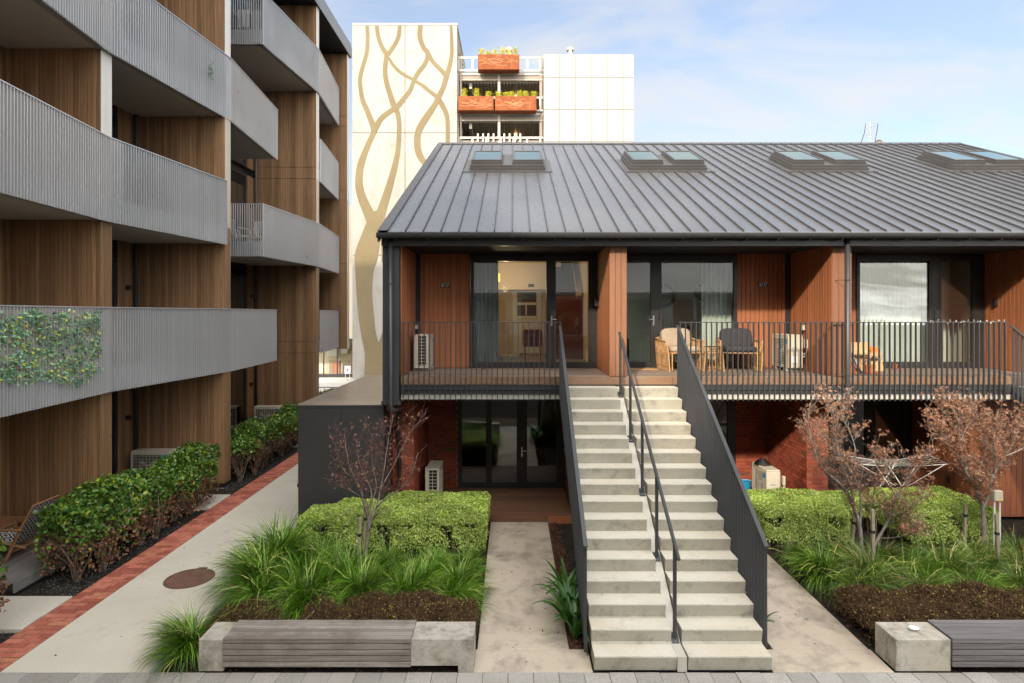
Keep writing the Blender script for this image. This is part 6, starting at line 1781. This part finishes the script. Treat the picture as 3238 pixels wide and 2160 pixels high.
def maple(label, base, limbs, n_leaf, twig_len, leaf_s, mat, dens, seed, tmat='twig'):
    rnd = random.Random(seed)
    root = thing('maple_tree', label, 'tree', base, group=None)
    wood, tw = MB(), MB(); tips = []
    off = Vector(base)
    for pts, r0, r1 in limbs:
        P = [p-off for p in pts]
        P = [Vector(q) for q in catmull([tuple(p) for p in P], 4)]
        n_ = len(P); rs = [r0+(r1-r0)*(i/(n_-1))**0.8 for i in range(n_)]
        wood.tube(P, rs, 7)
        nt = int(dens*n_)
        for k in range(nt):
            u = rnd.uniform(0.28, 1.0); i = min(int(u*(n_-1)), n_-2)
            p = P[i].lerp(P[i+1], rnd.random())
            d = (P[i+1]-P[i]).normalized()*0.5+Vector((rnd.gauss(0, 0.6), rnd.gauss(0, 0.5), rnd.uniform(0.1, 0.9)))
            d.normalize()
            L = twig_len*rnd.uniform(0.45, 1.2)
            r_ = max(0.0035, rs[i]*0.32)
            q = p+d*L*0.5+Vector((rnd.gauss(0, .02), rnd.gauss(0, .02), rnd.gauss(0, .02)))
            e = q+(d+Vector((rnd.gauss(0, .2), rnd.gauss(0, .2), 0.2))).normalized()*L*0.55
            tw.tube([p, q, e], [r_, r_*0.7, 0.0016], 4, cap=False)
            tips += [q, e]
            for s in range(rnd.randint(2, 4)):
                b = p.lerp(q, rnd.uniform(0.3, 1)) if rnd.random() < .5 else q.lerp(e, rnd.uniform(0.1, 0.9))
                dd = (d*0.6+Vector((rnd.gauss(0, 0.6), rnd.gauss(0, 0.6), rnd.uniform(0.0, 0.8)))).normalized()
                l2 = L*rnd.uniform(0.25, 0.6)
                f_ = b+dd*l2
                tw.tube([b, b+dd*l2*0.5+Vector((rnd.gauss(0, .012), rnd.gauss(0, .012), 0.01)), f_], [0.0028, 0.0022, 0.0012], 3, cap=False)
                tips += [f_, b+dd*l2*0.6]
    wood.build('trunk', M['bark'], root, smooth=True, local=True)
    tw.build('twigs', M[tmat], root, local=True)
    T = np.array([tuple(t) for t in tips])
    C = T[RNG.integers(0, len(T), n_leaf)]+RNG.normal(0, 0.03, (n_leaf, 3))
    v, f_ = star_leaves(C, leaf_s, 0.7, -0.5)
    place('crown', np_mesh('crown', v, f_, mat), root)
    return root
def L_(d, *p):
    return [W(a, b, d+(c[0] if c else 0)) for (a, b, *c) in p]
d1 = 10.3
maple('slender leafless maple with a few dry leaves in the left bed', W(1150, 1812, d1), [
    (L_(d1, (1150,1812), (1158,1740), (1164,1680), (1166,1640), (1150,1590,-.05), (1140,1548,-.1), (1122,1512,-.1), (1104,1468,-.15), (1094,1420,-.2), (1088,1372,-.2)), 0.034, 0.006),
    (L_(d1, (1164,1680), (1176,1640), (1192,1600,.05), (1204,1545,.1), (1214,1485,.15), (1222,1430,.2), (1232,1370,.25), (1244,1312,.3)), 0.026, 0.005),
    (L_(d1, (1166,1645), (1174,1590,.1), (1172,1545,.15), (1150,1500,.2), (1132,1445,.25), (1128,1390,.3)), 0.018, 0.004),
    (L_(d1, (1190,1605), (1226,1572,-.1), (1272,1540,-.2), (1304,1490,-.25), (1322,1432,-.3)), 0.014, 0.004),
    (L_(d1, (1146,1575), (1116,1555,-.1), (1085,1540,-.2), (1066,1530,-.25)), 0.009, 0.003),
    (L_(d1, (1122,1512), (1090,1490,-.2), (1072,1450,-.3), (1060,1400,-.3)), 0.010, 0.003),
    (L_(d1, (1174,1590), (1190,1540,.1), (1180,1480,.2), (1172,1420,.3), (1180,1370,.3)), 0.010, 0.003),
    (L_(d1, (1206,1540), (1240,1480,.2), (1270,1420,.3), (1300,1360,.4), (1330,1330,.4)), 0.010, 0.003),
    ], 300, 0.34, 0.045, M['maple_leaf'], 1.5, 3)
d2 = 10.25
maple('rusty leaved maple with two trunks between stakes in the right bed', W(2724, 1825, d2), [
    (L_(d2, (2724,1825), (2723,1750), (2719,1670), (2702,1612), (2680,1562,-.1), (2655,1530,-.15), (2612,1492,-.2), (2586,1452,-.25), (2566,1400,-.3), (2556,1330,-.3), (2562,1275,-.3)), 0.045, 0.007),
    (L_(d2, (2719,1670), (2722,1600,.1), (2716,1540,.15), (2690,1490,.2), (2655,1445,.2), (2610,1400,.2), (2585,1350,.2)), 0.024, 0.005),
    (L_(d2, (2726,1785), (2778,1702,.05), (2810,1640,.1), (2832,1572,.1), (2872,1520,.1), (2912,1472,.1), (2952,1425,.1)), 0.032, 0.006),
    (L_(d2, (2702,1612), (2690,1540,-.2), (2662,1470,-.3), (2646,1400,-.3), (2640,1330,-.3), (2630,1280,-.3)), 0.018, 0.005),
    (L_(d2, (2690,1490,.2), (2704,1420,.3), (2684,1360,.3), (2662,1310,.3), (2690,1275,.3)), 0.011, 0.004),
    (L_(d2, (2832,1572,.1), (2810,1520,.2), (2800,1470,.3), (2770,1430,.3)), 0.012, 0.004),
    (L_(d2, (2760,1730,.05), (2770,1650,-.1), (2760,1590,-.2), (2770,1530,-.3), (2800,1490,-.3)), 0.016, 0.004),
    (L_(d2, (2800,1660,.1), (2850,1640,-.1), (2890,1600,-.2), (2930,1560,-.3)), 0.010, 0.004),
    (L_(d2, (2778,1702,.05), (2830,1700,-.1), (2880,1690,-.2), (2900,1680,-.2)), 0.009, 0.003),
    ], 2300, 0.36, 0.050, M['maple_leaf'], 1.9, 5, 'bark')
d3 = 10.9
maple('pale barked maple with coppery crown at the right edge', W(3111, 1790, d3), [
    (L_(d3, (3111,1790), (3112,1700), (3110,1640), (3106,1598), (3092,1562,-.05), (3086,1530,-.1), (3056,1498,-.15), (3042,1450,-.2), (3036,1400,-.25), (3030,1330,-.3), (3010,1290,-.3)), 0.052, 0.007),
    (L_(d3, (3108,1610), (3130,1560,.05), (3142,1500,.1), (3180,1442,.15), (3212,1382,.2), (3234,1320,.2)), 0.034, 0.006),
    (L_(d3, (3090,1555), (3098,1490,.2), (3110,1430,.3), (3100,1370,.3), (3090,1310,.3)), 0.018, 0.005),
    (L_(d3, (3142,1500,.1), (3150,1440,-.1), (3140,1380,-.2), (3150,1320,-.3)), 0.015, 0.005),
    (L_(d3, (3050,1480), (3020,1440,-.1), (2990,1400,-.2), (2960,1360,-.2), (2930,1330,-.2)), 0.012, 0.004),
    (L_(d3, (3180,1442), (3230,1420,0), (3280,1380,0), (3330,1330,0)), 0.016, 0.005),
    (L_(d3, (3036,1400), (3060,1340,.2), (3070,1290,.3)), 0.010, 0.004),
    (L_(d3, (3030,1330), (2990,1310,-.2), (2970,1280,-.2)), 0.009, 0.004),
    ], 2900, 0.34, 0.050, M['maple_leaf'], 2.3, 9, 'bark')
def stake(px_t, py_t, px_b, py_b, d, label):
    b = W(px_b, py_b, d); t = W(px_t, py_t, d)
    r_ = thing('timber_stake', label, 'stake', (b.x, b.y, b.z))
    v = Vector(t-b); L = v.length
    o = MB().bbox(-0.024, 0.024, -0.024, 0.024, -0.08, L, 0.004).build('post', M['stake'], r_, local=True)
    o.rotation_euler = v.to_track_quat('Z', 'Y').to_euler()
    o2 = MB().bbox(-0.027, 0.027, -0.027, 0.027, L*0.72, L*0.72+0.05, 0.002).build('tie', M['black'], r_, local=True)
    o2.rotation_euler = o.rotation_euler
    return r_
stake(1140, 1636, 1130, 1850, 9.85, 'timber stake in front of the left maple')
stake(1156, 1600, 1152, 1760, 10.75, 'timber stake half hidden behind the left maple')
stake(2759, 1611, 2762, 1880, 9.6, 'tall timber stake right of the two trunk maple')
stake(2703, 1618, 2690, 1760, 10.75, 'leaning timber stake left of the two trunk maple')
stake(3053, 1597, 3050, 1730, 11.1, 'mossy timber stake left of the right edge maple')
stake(3151, 1626, 3158, 1860, 9.8, 'timber stake in front of the cream electrical box')

# ------------------------------------------------------------------ strap leaved lilies, ivy screen, small leaves
def lily(x, y, n_, L, label, rz_=0):
    r_ = thing('strap_lily', label, 'plant', (x, y, -0.02), rz_)
    for k in range(n_):
        az = random.uniform(0, 6.28); l = L*random.uniform(0.7, 1.15); th = random.uniform(0.1, 0.5); kp = random.uniform(0.9, 2.0)
        dx, dy = math.cos(az), math.sin(az); p = Vector((dx*0.04, dy*0.04, 0)); m = MB(); n2 = 8
        wd = random.uniform(0.055, 0.085)
        for i in range(n2+1):
            t = i/n2; w = wd*math.sin(math.pi*min(1, 0.12+0.88*t))**0.7*(1 if t < 0.98 else 0.1)
            for s, dz in ((-1, 0.012), (0, 0), (1, 0.012)):
                m.v.append((p.x-dy*w*0.5*s, p.y+dx*w*0.5*s, p.z+dz*(1-t*0.5)))
            a = th+kp*t**1.3
            p = p+Vector((dx*math.sin(a), dy*math.sin(a), math.cos(a)))*(l/n2)
            p.z = max(p.z, 0.01)
        for i in range(n2):
            for s in range(2):
                a = i*3+s; m.f.append((a, a+1, a+4, a+3))
        m.build('leaf', M['lily'], r_, smooth=True, local=True)
    return r_
lily(0.84, 9.35, 18, 0.6, 'glossy strap leaved lily clump at the upper end of the mulch strip')
lily(0.85, 8.95, 24, 0.66, 'glossy strap leaved lily clump in the middle of the mulch strip')
lily(0.83, 8.50, 26, 0.70, 'glossy strap leaved lily clump spilling onto the central path')
lily(0.86, 8.18, 14, 0.56, 'glossy strap leaved lily clump at the foot of the left balustrade')
lily(3.40, 8.35, 6, 0.42, 'small strap leaved lily at the foot of the right balustrade')
iv = thing('ivy_screen', 'artificial green leaf screen woven through the first floor slats', 'leaf screen', (-7.4, 9.0, LV[0]))
n_ = 4300
u = RNG.random(n_); yy = 6.9+4.15*u; xx = -7.05+(yy-5.4)*(-0.66/6.0)
zt = RNG.random(n_)
zl = LV[0]+0.36+0.10*np.sin(yy*2.3)-0.06*np.sin(yy*5)
zz = zl+(LV[0]+1.50+0.04*np.sin(yy*7)-zl)*zt
C = np.stack([xx+RNG.uniform(-0.03, 0.045, n_), yy, zz], 1)
clump = np.sin(yy*9+zz*7)+np.sin(yy*4-zz*11)+RNG.normal(0, 0.8, n_)
C = C[clump > -1.6]
leaf_obj('leaves', C, 0.062, 0.036, M['ivy'], iv, dirs=np.tile(np.array([[1.0, -0.3, 0.6]]), (len(C), 1)), local=False, fold=0.15, flat=0.8)
vs = MB()
for k in range(30):
    y = random.uniform(7.0, 11.0); x = -7.05+(y-5.4)*(-0.11)+0.01; z = LV[0]+random.uniform(0.5, 1.4)
    vs.tube([(x, y, z), (x+0.01, y+0.15, z+random.uniform(-.1, .1)), (x, y+0.3, z+random.uniform(-.15, .15))], 0.003, 4)
vs.build('vines', M['twig'], iv)
tp = thing('trailing_plant', 'small green trailing plant poking through the third floor slats', 'plant', W(657, 222, 14.5))
leaf_obj('leaves', RNG.normal(0, 1, (34, 3))*np.array([0.02, 0.06, 0.11])+np.array([0.06, 0, 0]), 0.06, 0.03, M['ivy'], tp, dirs=np.tile(np.array([[1.0, 0, 0]]), (34, 1)))
# loose litter
def litter(name, n_, x0, x1, y0, y1, z, L, Wd, mat):
    C = np.stack([RNG.uniform(x0, x1, n_), RNG.uniform(y0, y1, n_), z+RNG.random(n_)*0.012], 1)
    U = RNG.normal(size=(n_, 3)); U[:, 2] *= 0.25
    v, f_ = leaf_arrays(C, L, Wd, 0, U*6, fold=0.3)
    o = place(name, np_mesh(name, v, f_, mat)); tag(o, kind='stuff'); return o
tag(litter('bark_litter', 2600, 0.76, 0.99, 7.92, 12.7, -0.02, 0.05, 0.018, M['chip']), 'loose bark chips along the left balustrade', 'bark')
tag(litter('bed_litter', 3000, -4.4, -0.5, 7.4, 10.9, -0.045, 0.05, 0.02, M['chip']), 'fallen bark and leaves in the left bed', 'bark')
tag(litter('right_bed_litter', 4500, 4.76, 10.5, 7.4, 12.7, -0.045, 0.05, 0.02, M['chip']), 'fallen bark and leaves in the right bed', 'bark')
tag(litter('gravel_strip', 9000, -7.85, -6.93, 7.0, 20.0, -0.045, 0.022, 0.018, M['gravel']), 'grey gravel and soil beside the brick strip', 'gravel')
def fallen(n_, x0, x1, y0, y1, z, s=0.035):
    C = np.stack([RNG.uniform(x0, x1, n_), RNG.uniform(y0, y1, n_), np.full(n_, z)], 1)
    return C
C = np.concatenate([fallen(14, -0.45, 0.75, 7.4, 12.5, 0.004), fallen(14, 3.5, 4.7, 7.4, 12.5, 0.004), fallen(60, 4.7, 5.0, 7.9, 9.6, -0.02), fallen(9, -6.3, -4.5, 7.4, 12, 0.004)])
v, f_ = leaf_arrays(C, 0.035, 0.02, 0, np.concatenate([RNG.normal(size=(len(C), 2)), np.zeros((len(C), 1))], 1)*8, fold=0.3)
o = place('fallen_leaves', np_mesh('fallen_leaves', v, f_, M['chip'])); tag(o, 'scattered dry leaves on the paths', 'leaves', kind='stuff')
br = MB().tube([W(962, 1965, 8.0)+Vector((0, 0, 0.0)), W(975, 1950, 8.05), W(994, 1932, 8.1)], [0.012, 0.018, 0.01], 6).build('bark_piece', M['stake']); tag(br, 'pale broken stick lying on the brown shrub behind the bench', 'stick')
